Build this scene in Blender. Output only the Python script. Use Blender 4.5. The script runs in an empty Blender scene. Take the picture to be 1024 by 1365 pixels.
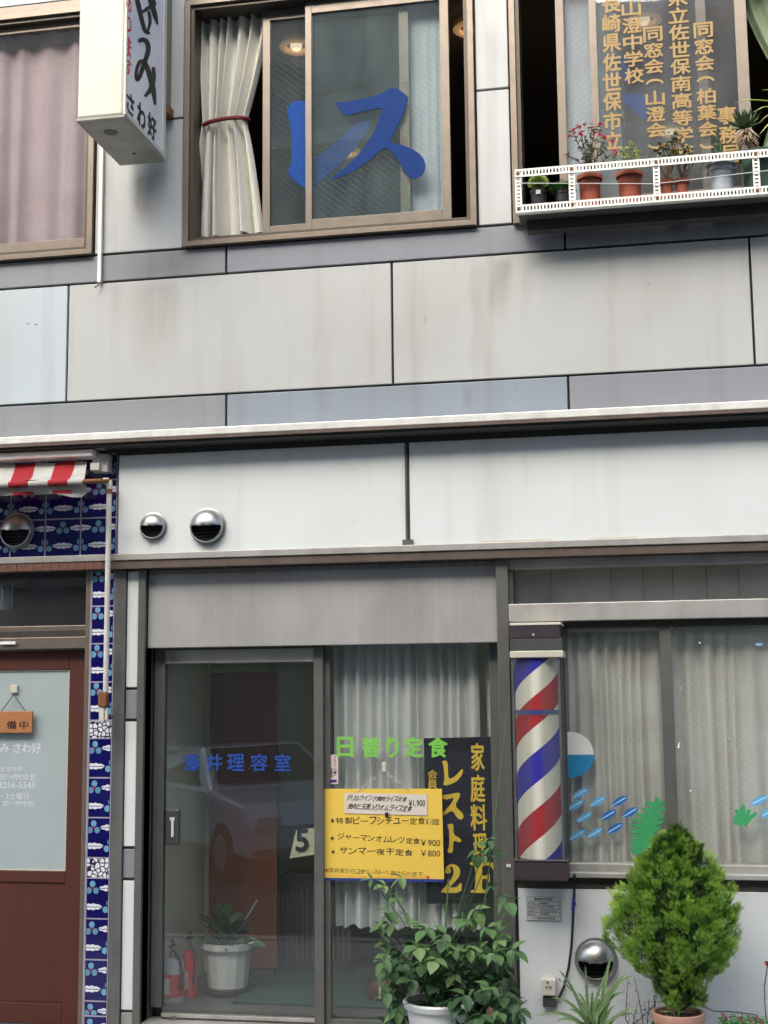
import bpy, bmesh, math, random
import numpy as np
from mathutils import Vector, Matrix
random.seed(7)
rad = math.radians
S = bpy.context.scene
COL = S.collection

# ------------------------------------------------------------------ camera, sky, sun, exposure
YAW, PITCH, ROLL, FPX = rad(-10.809), rad(7.716), rad(-0.5686), 1787.4
CAM = Vector((0.0, -7.4, 1.75))
_cy, _sy, _cp, _sp, _cr, _sr = math.cos(YAW), math.sin(YAW), math.cos(PITCH), math.sin(PITCH), math.cos(ROLL), math.sin(ROLL)
FW = Vector((_sy * _cp, _cy * _cp, _sp)); _rt = Vector((_cy, -_sy, 0)); _up = _rt.cross(FW)
RT = _rt * _cr + _up * _sr
UP = -_rt * _sr + _up * _cr
cam = bpy.data.cameras.new('camera'); camo = bpy.data.objects.new('camera', cam); COL.objects.link(camo)
camo.matrix_world = Matrix(((RT.x, UP.x, -FW.x, CAM.x), (RT.y, UP.y, -FW.y, CAM.y), (RT.z, UP.z, -FW.z, CAM.z), (0, 0, 0, 1)))
cam.sensor_fit = 'VERTICAL'; cam.sensor_height = 24; cam.lens = 24 * FPX / 1365; cam.clip_start = .05; cam.clip_end = 3000
S.camera = camo
w = bpy.data.worlds.new('World'); S.world = w; w.use_nodes = True
nt = w.node_tree; bg = nt.nodes['Background']
sky = nt.nodes.new('ShaderNodeTexSky'); sky.sky_type = 'NISHITA'; sky.sun_disc = False
SUN_EL, SUN_AZ = 40, 196          # azimuth clockwise from +Y: the sun stands behind the photographer
sky.sun_elevation = rad(SUN_EL); sky.sun_rotation = rad(SUN_AZ)
sky.air_density = .6; sky.dust_density = 4.0; sky.ozone_density = .6
nt.links.new(sky.outputs[0], bg.inputs[0]); bg.inputs[1].default_value = 0.15
sl = bpy.data.lights.new('sun', 'SUN'); sl.energy = 1.15; sl.angle = rad(75); sl.color = (1, 1, .93)
so = bpy.data.objects.new('sun', sl); COL.objects.link(so)
sd = Vector((math.cos(rad(SUN_EL)) * math.sin(rad(SUN_AZ)), math.cos(rad(SUN_EL)) * math.cos(rad(SUN_AZ)), math.sin(rad(SUN_EL))))
so.rotation_euler = sd.to_track_quat('Z', 'Y').to_euler(); so.location = (0, -12, 14)
S.view_settings.view_transform = 'Standard'; S.view_settings.look = 'None'
S.view_settings.exposure = 1.62; S.view_settings.gamma = 1; S.view_settings.use_curve_mapping = False
S.cycles.max_bounces = 8; S.cycles.transparent_max_bounces = 16; S.cycles.caustics_reflective = False; S.cycles.caustics_refractive = False

# ------------------------------------------------------------------ measuring: a sight line meets the plane of a wall
def ray(px, py): return RT * ((px - 512) / FPX) + UP * (-(py - 682.5) / FPX) + FW
def at(px, py, Y=0.0):
    d = ray(px, py); return CAM + d * ((Y - CAM.y) / d.y)
def atX(px, py, X):
    d = ray(px, py); return CAM + d * ((X - CAM.x) / d.x)
def rect(x0, y0, x1, y1, Y=0.0):          # top left, bottom right corner -> X0, X1, Z0, Z1
    a, b = at(x0, y0, Y), at(x1, y1, Y); return a.x, b.x, b.z, a.z

# ------------------------------------------------------------------ materials
M = {}
def mat(name, col=(.5, .5, .5), rough=.5, metal=0.0, noise=0.0, nscale=8.0, bump=0.0, bscale=60.0, streak=0.0, spec=.5,
        var=0.0, trans=0.0, coat=0.0, dirt=None, stretch=None):
    col = (col[0] * .965, col[1], col[2])
    m = bpy.data.materials.new(name); m.use_nodes = True; M[name] = m
    n = m.node_tree.nodes; L = m.node_tree.links; b = n['Principled BSDF']
    b.inputs['Base Color'].default_value = (*col, 1); b.inputs['Roughness'].default_value = rough
    b.inputs['Metallic'].default_value = metal; b.inputs['Specular IOR Level'].default_value = spec
    if coat: b.inputs['Coat Weight'].default_value = coat; b.inputs['Coat Roughness'].default_value = .08
    g = n.new('ShaderNodeNewGeometry')
    cur = None
    def mixc(fac_socket, c2, src):
        mx = n.new('ShaderNodeMix'); mx.data_type = 'RGBA'
        L.new(fac_socket, mx.inputs[0])
        if src is None: mx.inputs[6].default_value = (*col, 1)
        else: L.new(src, mx.inputs[6])
        mx.inputs[7].default_value = (*c2, 1); return mx.outputs[2]
    def noisef(scale, vec_scale, lo, hi, amt, detail=5):
        mp = n.new('ShaderNodeMapping'); mp.inputs['Scale'].default_value = vec_scale; L.new(g.outputs['Position'], mp.inputs[0])
        t = n.new('ShaderNodeTexNoise'); t.inputs['Scale'].default_value = scale; t.inputs['Detail'].default_value = detail; L.new(mp.outputs[0], t.inputs[0])
        r = n.new('ShaderNodeMapRange'); r.inputs[1].default_value = lo; r.inputs[2].default_value = hi; r.inputs[4].default_value = amt
        L.new(t.outputs[0], r.inputs[0]); return r.outputs[0]
    dk = tuple(c * .45 for c in col) if dirt is None else dirt
    if noise: cur = mixc(noisef(nscale, stretch or (1, 1, 1), .35, .75, noise), dk, cur)
    if streak: cur = mixc(noisef(1.0, (9, 9, .8), .45, .8, streak), dk, cur)
    if var:
        hs = n.new('ShaderNodeHueSaturation'); mr = n.new('ShaderNodeMapRange'); mr.inputs[3].default_value = 1 - var; mr.inputs[4].default_value = 1 + var
        L.new(g.outputs['Random Per Island'], mr.inputs[0]); L.new(mr.outputs[0], hs.inputs['Value'])
        if cur is None: hs.inputs['Color'].default_value = (*col, 1)
        else: L.new(cur, hs.inputs['Color'])
        cur = hs.outputs[0]
    if cur is not None: L.new(cur, b.inputs['Base Color'])
    if bump:
        t = n.new('ShaderNodeTexNoise'); t.inputs['Scale'].default_value = bscale; t.inputs['Detail'].default_value = 4
        mp = n.new('ShaderNodeMapping'); mp.inputs['Scale'].default_value = stretch or (1, 1, 1); L.new(g.outputs['Position'], mp.inputs[0]); L.new(mp.outputs[0], t.inputs[0])
        bp = n.new('ShaderNodeBump'); bp.inputs['Strength'].default_value = bump; bp.inputs['Distance'].default_value = .01
        L.new(t.outputs[0], bp.inputs['Height']); L.new(bp.outputs[0], b.inputs['Normal'])
    if trans:
        tr = n.new('ShaderNodeBsdfTranslucent'); ms = n.new('ShaderNodeMixShader'); ms.inputs[0].default_value = trans
        if cur is not None: L.new(cur, tr.inputs[0])
        else: tr.inputs[0].default_value = (*col, 1)
        L.new(b.outputs[0], ms.inputs[1]); L.new(tr.outputs[0], ms.inputs[2])
        L.new(ms.outputs[0], n['Material Output'].inputs[0])
    return m

def mathn(n, L, op, a, b=None, c=None):
    q = n.new('ShaderNodeMath'); q.operation = op
    for i, v in enumerate((a, b, c)):
        if v is None: continue
        if isinstance(v, (int, float)): q.inputs[i].default_value = v
        else: L.new(v, q.inputs[i])
    return q.outputs[0]

def panel_mat(name, col, stains=(), rough=.38, noise=.10):
    """baked enamel wall panel with grime that has run down from above; stains = (x, ztop, zbottom, halfwidth, strength)"""
    col = (col[0] * .995, col[1] * 1.015, col[2])
    m = mat(name, col, rough, spec=.45)
    n = m.node_tree.nodes; L = m.node_tree.links; b = n['Principled BSDF']; g = n.new('ShaderNodeNewGeometry')
    sep = n.new('ShaderNodeSeparateXYZ'); L.new(g.outputs['Position'], sep.inputs[0]); X, Z = sep.outputs[0], sep.outputs[2]
    def noise_(sc, vs, det=4):
        mp = n.new('ShaderNodeMapping'); mp.inputs['Scale'].default_value = vs; L.new(g.outputs['Position'], mp.inputs[0])
        t = n.new('ShaderNodeTexNoise'); t.inputs['Scale'].default_value = sc; t.inputs['Detail'].default_value = det; L.new(mp.outputs[0], t.inputs[0]); return t.outputs[0]
    st = mathn(n, L, 'MULTIPLY', mathn(n, L, 'MAXIMUM', mathn(n, L, 'SUBTRACT', noise_(1, (7, 7, .5)), .52), 0), 1.1)
    big = mathn(n, L, 'MULTIPLY', mathn(n, L, 'MAXIMUM', mathn(n, L, 'SUBTRACT', noise_(1.1, (1, 1, 1)), .45), 0), .8)
    tot = mathn(n, L, 'MULTIPLY', mathn(n, L, 'ADD', st, big), noise / .10)
    wob = mathn(n, L, 'MULTIPLY', mathn(n, L, 'SUBTRACT', noise_(3, (1, 1, 1)), .5), .16)
    edge = noise_(14, (1, 1, .25))
    for (x, zt, zb, hw, s) in stains:
        dx = mathn(n, L, 'ABSOLUTE', mathn(n, L, 'SUBTRACT', mathn(n, L, 'ADD', X, wob), x))
        fx = n.new('ShaderNodeMapRange'); fx.interpolation_type = 'SMOOTHSTEP'; fx.inputs[1].default_value = hw * 1.3; fx.inputs[2].default_value = hw * .3; L.new(dx, fx.inputs[0])
        fz = n.new('ShaderNodeMapRange'); fz.interpolation_type = 'SMOOTHSTEP'; fz.inputs[1].default_value = zb; fz.inputs[2].default_value = zb + (zt - zb) * .7
        L.new(mathn(n, L, 'ADD', Z, wob), fz.inputs[0])
        top = n.new('ShaderNodeMapRange'); top.inputs[1].default_value = zt + .02; top.inputs[2].default_value = zt - .06; L.new(Z, top.inputs[0])
        k = mathn(n, L, 'MULTIPLY', mathn(n, L, 'MULTIPLY', fx.outputs[0], fz.outputs[0]), mathn(n, L, 'MULTIPLY', top.outputs[0], mathn(n, L, 'ADD', edge, .4)))
        tot = mathn(n, L, 'ADD', tot, mathn(n, L, 'MULTIPLY', k, s * .6))
    run = mathn(n, L, 'MULTIPLY', mathn(n, L, 'MAXIMUM', mathn(n, L, 'SUBTRACT', noise_(1, (38, 38, 1.1), 3), .60), 0), .35)
    tot = mathn(n, L, 'ADD', tot, mathn(n, L, 'MULTIPLY', run, noise / .10))
    spk = mathn(n, L, 'MULTIPLY', mathn(n, L, 'GREATER_THAN', noise_(26, (1, 1, 1), 1), .80), .25)
    tot = mathn(n, L, 'ADD', tot, spk)
    fine = mathn(n, L, 'MULTIPLY', noise_(90, (1, 1, 1), 2), .05)
    tot = mathn(n, L, 'MINIMUM', mathn(n, L, 'ADD', tot, fine), .9)
    mx = n.new('ShaderNodeMix'); mx.data_type = 'RGBA'; L.new(tot, mx.inputs[0]); mx.inputs[6].default_value = (col[0] * .965, col[1], col[2], 1); mx.inputs[7].default_value = (col[0] * .42, col[1] * .37, col[2] * .31, 1)
    L.new(mx.outputs[2], b.inputs['Base Color'])
    bp = n.new('ShaderNodeBump'); bp.inputs['Strength'].default_value = .15; bp.inputs['Distance'].default_value = .02
    L.new(noise_(2.2, (1, 1, 1), 1), bp.inputs['Height']); L.new(bp.outputs[0], b.inputs['Normal'])
    L.new(mathn(n, L, 'ADD', mathn(n, L, 'MULTIPLY', tot, .5), rough), b.inputs['Roughness'])
    return m

def glass_mat(name, tint=(.93, .96, .95), wire=0.0, pitch=.03, haze=.03, hazecol=(.5, .52, .5), refl=1.0, ior=1.5, ang=(1, 1)):
    m = bpy.data.materials.new(name); m.use_nodes = True; M[name] = m
    n = m.node_tree.nodes; L = m.node_tree.links; n.clear()
    out = n.new('ShaderNodeOutputMaterial'); t = n.new('ShaderNodeBsdfTransparent'); t.inputs[0].default_value = (*tint, 1)
    gl = n.new('ShaderNodeBsdfGlossy'); gl.inputs['Roughness'].default_value = 0.004; gl.inputs[0].default_value = (1, 1, 1, 1)
    g = n.new('ShaderNodeNewGeometry')
    nz = n.new('ShaderNodeTexNoise'); nz.inputs['Scale'].default_value = 1.1; nz.inputs['Detail'].default_value = 1; L.new(g.outputs['Position'], nz.inputs[0])
    bp = n.new('ShaderNodeBump'); bp.inputs['Strength'].default_value = .05; bp.inputs['Distance'].default_value = .05; L.new(nz.outputs[0], bp.inputs['Height']); L.new(bp.outputs[0], gl.inputs['Normal'])
    fr = n.new('ShaderNodeFresnel'); L.new(mathn(n, L, 'ADD', ior, mathn(n, L, 'MULTIPLY', g.outputs['Backfacing'], 1 / ior - ior)), fr.inputs[0])
    k = mathn(n, L, 'MULTIPLY', fr.outputs[0], refl)
    m1 = n.new('ShaderNodeMixShader'); L.new(k, m1.inputs[0]); L.new(t.outputs[0], m1.inputs[1]); L.new(gl.outputs[0], m1.inputs[2])
    df = n.new('ShaderNodeBsdfDiffuse'); df.inputs[0].default_value = (*hazecol, 1)
    mp = n.new('ShaderNodeMapping'); mp.inputs['Scale'].default_value = (2, 2, 1); L.new(g.outputs['Position'], mp.inputs[0])
    d = n.new('ShaderNodeTexNoise'); d.inputs['Scale'].default_value = 3; d.inputs['Detail'].default_value = 6; L.new(mp.outputs[0], d.inputs[0])
    f = mathn(n, L, 'MULTIPLY', d.outputs[0], haze * 2)
    if wire:
        sep = n.new('ShaderNodeSeparateXYZ'); L.new(g.outputs['Position'], sep.inputs[0])
        for s in ang:
            v = mathn(n, L, 'ADD', mathn(n, L, 'MULTIPLY', sep.outputs[0], s * .82), sep.outputs[2])
            fr2 = mathn(n, L, 'FRACT', mathn(n, L, 'DIVIDE', mathn(n, L, 'ADD', v, 50), pitch))
            ln = mathn(n, L, 'LESS_THAN', fr2, .09)
            f = mathn(n, L, 'ADD', f, mathn(n, L, 'MULTIPLY', ln, wire))
    m2 = n.new('ShaderNodeMixShader'); L.new(f, m2.inputs[0]); L.new(m1.outputs[0], m2.inputs[1]); L.new(df.outputs[0], m2.inputs[2])
    L.new(m2.outputs[0], out.inputs[0]); return m

def film_mat(name, col, opac=.8):
    m = bpy.data.materials.new(name); m.use_nodes = True; M[name] = m
    n = m.node_tree.nodes; L = m.node_tree.links; b = n['Principled BSDF']; b.inputs['Base Color'].default_value = (*col, 1); b.inputs['Roughness'].default_value = .6; b.inputs['Specular IOR Level'].default_value = .15
    t = n.new('ShaderNodeBsdfTransparent'); t.inputs[0].default_value = (*[min(1, c * 1.5 + .12) for c in col], 1)
    ms = n.new('ShaderNodeMixShader'); ms.inputs[0].default_value = opac
    L.new(t.outputs[0], ms.inputs[1]); L.new(b.outputs[0], ms.inputs[2]); L.new(ms.outputs[0], n['Material Output'].inputs[0]); return m

# ------------------------------------------------------------------ mesh builder
class MB:
    def __init__(s): s.v = []; s.f = []; s.m = []
    def add(s, vs, fs, mi=0):
        o = len(s.v); s.v += [tuple(v) for v in vs]; s.f += [tuple(i + o for i in f) for f in fs]; s.m += [mi] * len(fs); return s
    def box(s, x0, x1, y0, y1, z0, z1, mi=0):
        v = [(x, y, z) for x in (x0, x1) for y in (y0, y1) for z in (z0, z1)]
        return s.add(v, [(0, 1, 3, 2), (4, 6, 7, 5), (0, 4, 5, 1), (2, 3, 7, 6), (0, 2, 6, 4), (1, 5, 7, 3)], mi)
    def tube(s, pts, r, n=10, mi=0, cap=True):
        pts = [Vector(p) for p in pts]; rs = r if isinstance(r, (list, tuple)) else [r] * len(pts)
        o = len(s.v); prev = None
        for i, p in enumerate(pts):
            t = (pts[min(i + 1, len(pts) - 1)] - pts[max(i - 1, 0)]).normalized()
            if prev is None: a = t.orthogonal().normalized()
            else: a = (prev - t * prev.dot(t)); a = a.normalized() if a.length > 1e-6 else t.orthogonal().normalized()
            prev = a; b = t.cross(a)
            for k in range(n):
                q = 2 * math.pi * k / n; s.v.append(tuple(p + (a * math.cos(q) + b * math.sin(q)) * rs[i]))
        for i in range(len(pts) - 1):
            for k in range(n):
                s.f.append((o + i * n + k, o + i * n + (k + 1) % n, o + (i + 1) * n + (k + 1) % n, o + (i + 1) * n + k)); s.m.append(mi)
        if cap:
            s.f.append(tuple(o + k for k in range(n))[::-1]); s.f.append(tuple(o + (len(pts) - 1) * n + k for k in range(n))); s.m += [mi, mi]
        return s
    def lathe(s, c, prof, n=32, mi=0, sq=1.0):            # prof: (radius, z) about a vertical axis
        o = len(s.v); c = Vector(c)
        for (r, z) in prof:
            for k in range(n):
                q = 2 * math.pi * k / n; s.v.append((c.x + r * math.cos(q), c.y + r * math.sin(q) * sq, c.z + z))
        for i in range(len(prof) - 1):
            for k in range(n):
                s.f.append((o + i * n + k, o + i * n + (k + 1) % n, o + (i + 1) * n + (k + 1) % n, o + (i + 1) * n + k)); s.m.append(mi)
        return s
    def poly(s, pts, nrm, th, mi=0):                       # closed outline (3D, planar) given a thickness along nrm
        k = len(pts); nrm = Vector(nrm) * th
        v = [Vector(p) for p in pts] + [Vector(p) + nrm for p in pts]
        return s.add(v, [tuple(range(k)), tuple(range(k, 2 * k))[::-1]] + [(i, (i + 1) % k, k + (i + 1) % k, k + i) for i in range(k)], mi)
    def grid(s, fn, nu, nv, mi=0):
        o = len(s.v)
        for i in range(nu + 1):
            for j in range(nv + 1): s.v.append(tuple(fn(i / nu, j / nv)))
        for i in range(nu):
            for j in range(nv):
                a = o + i * (nv + 1) + j; s.f.append((a, a + 1, a + nv + 2, a + nv + 1)); s.m.append(mi)
        return s

def wloc(o):
    v = Vector((0, 0, 0))
    while o: v += Vector(o.location); o = o.parent
    return v
def mesh(name, mb, mats, shift=(0, 0, 0), smooth=False, tri=False):
    me = bpy.data.meshes.new(name); sh = Vector(shift)
    me.from_pydata([tuple(Vector(v) - sh) for v in mb.v], [], mb.f)
    if not isinstance(mats, (list, tuple)): mats = [mats]
    for q in mats: me.materials.append(M[q] if isinstance(q, str) else q)
    if len(mats) > 1: me.polygons.foreach_set('material_index', mb.m)
    bm = bmesh.new(); bm.from_mesh(me)
    big = [f for f in bm.faces if len(f.verts) > 4]
    if tri and big: bmesh.ops.triangulate(bm, faces=big)
    bmesh.ops.recalc_face_normals(bm, faces=bm.faces) if smooth != 'open' else None
    bm.to_mesh(me); bm.free()
    if smooth:
        me.polygons.foreach_set('use_smooth', [True] * len(me.polygons))
        if smooth != 'open': me.set_sharp_from_angle(angle=rad(40))
    return me
def thing(name, label, cat, loc=(0, 0, 0), group=None, kind=None):
    o = bpy.data.objects.new(name, None); COL.objects.link(o); o.location = loc; o.empty_display_size = .05
    o['label'] = label; o['category'] = cat
    if group: o['group'] = group
    if kind: o['kind'] = kind
    return o
def part(name, mb, mats, parent=None, label=None, smooth=False, bev=0.0, tri=False, kind=None):
    me = mesh(name, mb, mats, wloc(parent) if parent else (0, 0, 0), smooth, tri)
    o = bpy.data.objects.new(name, me); COL.objects.link(o)
    if parent: o.parent = parent
    if label: o['label'] = label
    if kind: o['kind'] = kind
    if bev:
        b = o.modifiers.new('edge', 'BEVEL'); b.width = bev; b.segments = 2; b.limit_method = 'ANGLE'; b.angle_limit = rad(50)
    return o
def solo(name, mb, mats, label, cat, group=None, **k):     # a thing that is one mesh, its origin at its own base
    vs = [Vector(v) for v in mb.v]; c = sum(vs, Vector()) / len(vs); c.z = min(v.z for v in vs)
    me = mesh(name, mb, mats, c, k.get('smooth', False), k.get('tri', False)); o = bpy.data.objects.new(name, me); COL.objects.link(o); o.location = c
    o['label'] = label; o['category'] = cat
    if group: o['group'] = group
    if k.get('bev'):
        b = o.modifiers.new('edge', 'BEVEL'); b.width = k['bev']; b.segments = 2; b.limit_method = 'ANGLE'; b.angle_limit = rad(50)
    return o
def struct(name, mb, mats, **k):
    o = part(name, mb, mats, **k); o['kind'] = 'structure'; return o
def bx(*a): return MB().box(*a)
def pbx(x0, y0, x1, y1, Y, d):                               # a board whose face shows at Y and which goes d deep into the wall
    a = rect(x0, y0, x1, y1, Y); return bx(a[0], a[1], Y, Y + d, a[2], a[3])

# ------------------------------------------------------------------ lettering
_glyph = {}
def glyph(s, bold=0.0, th=.02, res=3):
    key = (s, bold, th)
    if key not in _glyph:
        c = bpy.data.curves.new('t', 'FONT'); c.body = s; c.offset = bold; c.extrude = th; c.resolution_u = res
        o = bpy.data.objects.new('t', c); COL.objects.link(o); dg = bpy.context.evaluated_depsgraph_get()
        me = bpy.data.meshes.new_from_object(o.evaluated_get(dg)); vs = [v.co.copy() for v in me.vertices]; fs = [tuple(p.vertices) for p in me.polygons]
        bpy.data.objects.remove(o); bpy.data.meshes.remove(me); bpy.data.curves.remove(c)
        _glyph[key] = (vs, fs)
    return _glyph[key]
def text(mb, s, O, U, V, bold=0.0, th=.0012, mi=0, keep=False, em=False):
    """glyphs of s into the parallelogram with lower-left corner O, edge vectors U and V"""
    b_ = bold * .7 if bold > .007 else 0; vs, fs = glyph(s, 0.0)
    if not vs: return
    x0, x1 = min(v.x for v in vs), max(v.x for v in vs); y0, y1 = min(v.y for v in vs), max(v.y for v in vs)
    if em: x0, x1, y0, y1 = -.02, 1.0, -.12, .88
    O, U, V = Vector(O), Vector(U), Vector(V); N = U.cross(V).normalized()
    dz = max(abs(v.z) for v in vs) or 1
    sx, sy = 1 / (x1 - x0), 1 / (y1 - y0)
    if b_:
        u0, v0_ = U.normalized() * b_ * V.length, V.normalized() * b_ * V.length
        O = O + u0 + v0_; U = U - u0 * 2; V = V - v0_ * 2
        for k, (a, c) in enumerate(((1, 0), (-1, 0), (0, 1), (0, -1), (.7, .7), (-.7, .7), (.7, -.7), (-.7, -.7))):
            mb.add([O + u0 * a + v0_ * c + U * ((v.x - x0) * sx) + V * ((v.y - y0) * sy) + N * (th * (.5 + .04 * k) if v.z > 0 else 0) for v in vs], fs, mi)
    mb.add([O + U * ((v.x - x0) * sx) + V * ((v.y - y0) * sy) + N * (v.z / dz * th / 2 + th / 2) for v in vs], fs, mi)
def text_px(mb, s, x0, y0, x1, y1, Y, **k):                   # words between two heights on a wall plane
    a, b, z0, z1 = rect(x0, y0, x1, y1, Y)
    text(mb, s, (a, Y, z0), (b - a, 0, 0), (0, 0, z1 - z0), **k)
def outline(pts, Y, s=1.0, o=(0, 0)):
    return [at(o[0] + p[0] / s, o[1] + p[1] / s, Y) for p in pts]
def smooth_loop(pts, it=2):
    for _ in range(it):
        q = []
        for i in range(len(pts)):
            a, b = Vector(pts[i]), Vector(pts[(i + 1) % len(pts)]); q += [a * .78 + b * .22, a * .22 + b * .78]
        pts = q
    return pts
def film(mb, pts, Y, s=1.0, o=(0, 0), th=.0012, mi=0, it=1):
    mb.poly(smooth_loop(outline(pts, Y, s, o), it) if it else outline(pts, Y, s, o), (0, -1, 0), th, mi)
def ribbon(mb, pts, ws, proj, N, th=.0012, mi=0, lift=0.0):   # brush stroke: centre line with widths
    P = []
    n = len(pts)
    for i in range((n - 1) * 6 + 1):
        t = i / 6; k = min(int(t), n - 2); u = t - k
        p0, p1, p2, p3 = (Vector(pts[max(k - 1, 0)]), Vector(pts[k]), Vector(pts[k + 1]), Vector(pts[min(k + 2, n - 1)]))
        P.append((.5 * ((2 * p1) + (p2 - p0) * u + (2 * p0 - 5 * p1 + 4 * p2 - p3) * u * u + (3 * p1 - p0 - 3 * p2 + p3) * u ** 3), ws[k] * (1 - u) + ws[k + 1] * u))
    A, B = [], []
    for i, (p, w_) in enumerate(P):
        d = (P[min(i + 1, len(P) - 1)][0] - P[max(i - 1, 0)][0]); d = d.normalized() if d.length > 1e-6 else Vector((1, 0))
        q = Vector((-d.y, d.x)) * w_ / 2; A.append(p + q); B.append(p - q)
    N = Vector(N)
    for i in range(len(A) - 1):
        quad = [A[i], A[i + 1], B[i + 1], B[i]]
        v = [proj(*q) + N * (lift + th) for q in quad]; mb.add(v, [(0, 1, 2, 3)], mi)

# material palette ---------------------------------------------------------------
WS = lambda px, py, py2, hw, s: (at(px, py).x, at(px, py).z, at(px, py2).z, hw, s)
panel_mat('enamel_warm', (.455, .447, .436), [WS(208, 372, 520, .17, .55), WS(160, 372, 470, .05, .25), WS(664, 340, 440, .07, .75), WS(635, 345, 520, .05, .4), WS(700, 345, 470, .03, .2)])
panel_mat('enamel_cool', (.46, .50, .53))
panel_mat('enamel_grey', (.245, .25, .262), [WS(220, 340, 400, .3, .6), WS(690, 300, 345, .1, .7), WS(860, 290, 340, .6, .55)])
panel_mat('enamel_blue', (.245, .272, .315), [WS(625, 510, 560, .05, .6)])
panel_mat('enamel_mauve', (.235, .238, .268))
panel_mat('enamel_pillar', (.50, .50, .495), [WS(196, 225, 330, .09, .95), WS(655, 30, 110, .05, .3)], noise=.12)
panel_mat('fascia_white', (.69, .70, .69), [WS(205, 716, 738, .014, 1.0), WS(277, 722, 738, .022, .6), WS(545, 600, 726, .03, .25), WS(700, 600, 690, .02, .15)], noise=.06, rough=.3)
panel_mat('lower_white', (.68, .68, .69), noise=.08, rough=.4)
mat('joint_black', (.035, .035, .033), .8)
mat('bronze', (.23, .185, .145), .38, .55, noise=.35, nscale=20)
mat('bronze_dark', (.085, .07, .055), .42, .5, noise=.3, nscale=20)
mat('bronze_tan', (.215, .18, .145), .38, .45, noise=.25, nscale=16, streak=.3)
mat('steel_post', (.16, .155, .138), .4, .35, noise=.35, nscale=10, streak=.4)
mat('steel_sill', (.46, .445, .41), .42, .3, noise=.35, nscale=6, streak=.3, dirt=(.17, .13, .10))
mat('steel_ledge', (.80, .785, .72), .35, .15, noise=.3, nscale=14, streak=.4, dirt=(.3, .27, .22))
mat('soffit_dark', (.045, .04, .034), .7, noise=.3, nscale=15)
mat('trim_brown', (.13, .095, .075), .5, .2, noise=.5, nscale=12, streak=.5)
mat('door_wood', (.085, .024, .015), .6, noise=.35, nscale=9, stretch=(1, 1, .25), bump=.08, bscale=30, dirt=(.05, .016, .011), spec=.3)
mat('tile_navy', (.006, .004, .085), .12, noise=.3, nscale=9, coat=.35, dirt=(.004, .003, .045), var=.3)
mat('tile_white', (.70, .70, .72), .2, coat=.4)
mat('tile_sky', (.13, .30, .42), .2, coat=.4, var=.2)
mat('tile_red', (.35, .02, .05), .2, coat=.4)
mat('grout', (.42, .38, .44), .8, noise=.5, nscale=9)
mat('polished_stone', (.085, .083, .078), .22, .1, noise=.6, nscale=5, streak=.7, dirt=(.20, .19, .17), coat=.3)
mat('chrome', (.46, .45, .43), .38, 1.0, noise=.35, nscale=14, bump=.05, bscale=40)
mat('black', (.012, .012, .012), .5)
mat('dark_grey', (.06, .06, .062), .5, noise=.3, nscale=20)
mat('cap_purple', (.045, .032, .038), .45, noise=.5, nscale=18)
mat('cream', (.58, .53, .42), .45, noise=.25, nscale=12)
mat('white_paint', (.78, .77, .73), .4, noise=.2, nscale=18, dirt=(.4, .36, .28))
mat('white_rack', (.82, .80, .74), .45, noise=.22, nscale=30, dirt=(.45, .33, .22))
mat('rust', (.22, .085, .03), .85, noise=.6, nscale=60, bump=.3, bscale=150)
mat('canvas_white', (.52, .50, .45), .85, noise=.35, nscale=10, bump=.2, bscale=25, trans=.2)
mat('canvas_red', (.36, .014, .02), .85, noise=.25, nscale=10, bump=.2, bscale=25, trans=.2)
mat('pipe_paint', (.60, .57, .50), .45, noise=.3, nscale=18, streak=.3, dirt=(.33, .27, .2))
mat('sheer', (.93, .93, .93), .85, trans=.35, noise=.2, nscale=6)
mat('sheer_old', (.91, .89, .85), .85, trans=.35, noise=.35, nscale=3, dirt=(.42, .27, .18))
mat('drape_cream', (.82, .785, .70), .9, trans=.15, noise=.15, nscale=25, bump=.15, bscale=80)
mat('drape_green', (.42, .50, .32), .9, trans=.2, noise=.3, nscale=12)
mat('drape_pink', (.62, .49, .51), .9, trans=.2, noise=.2, nscale=5)
mat('slipper_red', (.07, .01, .01), .6)
mat('tie_red', (.16, .015, .02), .6)
mat('blind_white', (.82, .85, .92), .8, noise=.15, nscale=4, trans=.2)
mat('ink_black', (.018, .015, .016), .6)
mat('ink_red', (.62, .03, .03), .55)
mat('sign_white', (.80, .79, .80), .3, noise=.08, nscale=6, trans=.0, coat=.2)
mat('sign_body', (.63, .61, .53), .38, noise=.25, nscale=5, streak=.25, dirt=(.45, .40, .30))
mat('sign_base', (.34, .32, .28), .5, .2, noise=.5, nscale=10)
film_mat('film_blue', (.004, .035, .17), .9)
film_mat('film_blue2', (.007, .065, .29), .93)
mat('film_gold', (.34, .21, .06), .5)
mat('film_navy', (.012, .055, .28), .5)
mat('film_green', (.19, .50, .075), .5)
mat('poster_black', (.012, .011, .018), .35)
mat('letter_yellow', (.88, .60, .045), .5)
mat('board_yellow', (.78, .52, .075), .55, noise=.06, nscale=10)
mat('board_blue', (.02, .04, .22), .5)
mat('paper', (.66, .58, .49), .7, noise=.1, nscale=20)
mat('paper_pink', (.70, .52, .48), .7)
mat('ink_orange', (.62, .20, .03), .6)
mat('ink_olive', (.16, .12, .02), .6)
mat('kelp_green', (.045, .33, .12), .5)
mat('fish_light', (.12, .38, .62), .45)
mat('fish_dark', (.02, .14, .42), .45)
mat('fish_line', (.55, .75, .88), .5)
mat('sticker_white', (.72, .70, .66), .5)
mat('sticker_teal', (.02, .22, .42), .5)
mat('wood_plaque', (.42, .17, .055), .55, noise=.5, nscale=14, stretch=(.3, 1, 3), dirt=(.22, .08, .03))
mat('burnt', (.05, .018, .01), .8)
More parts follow.
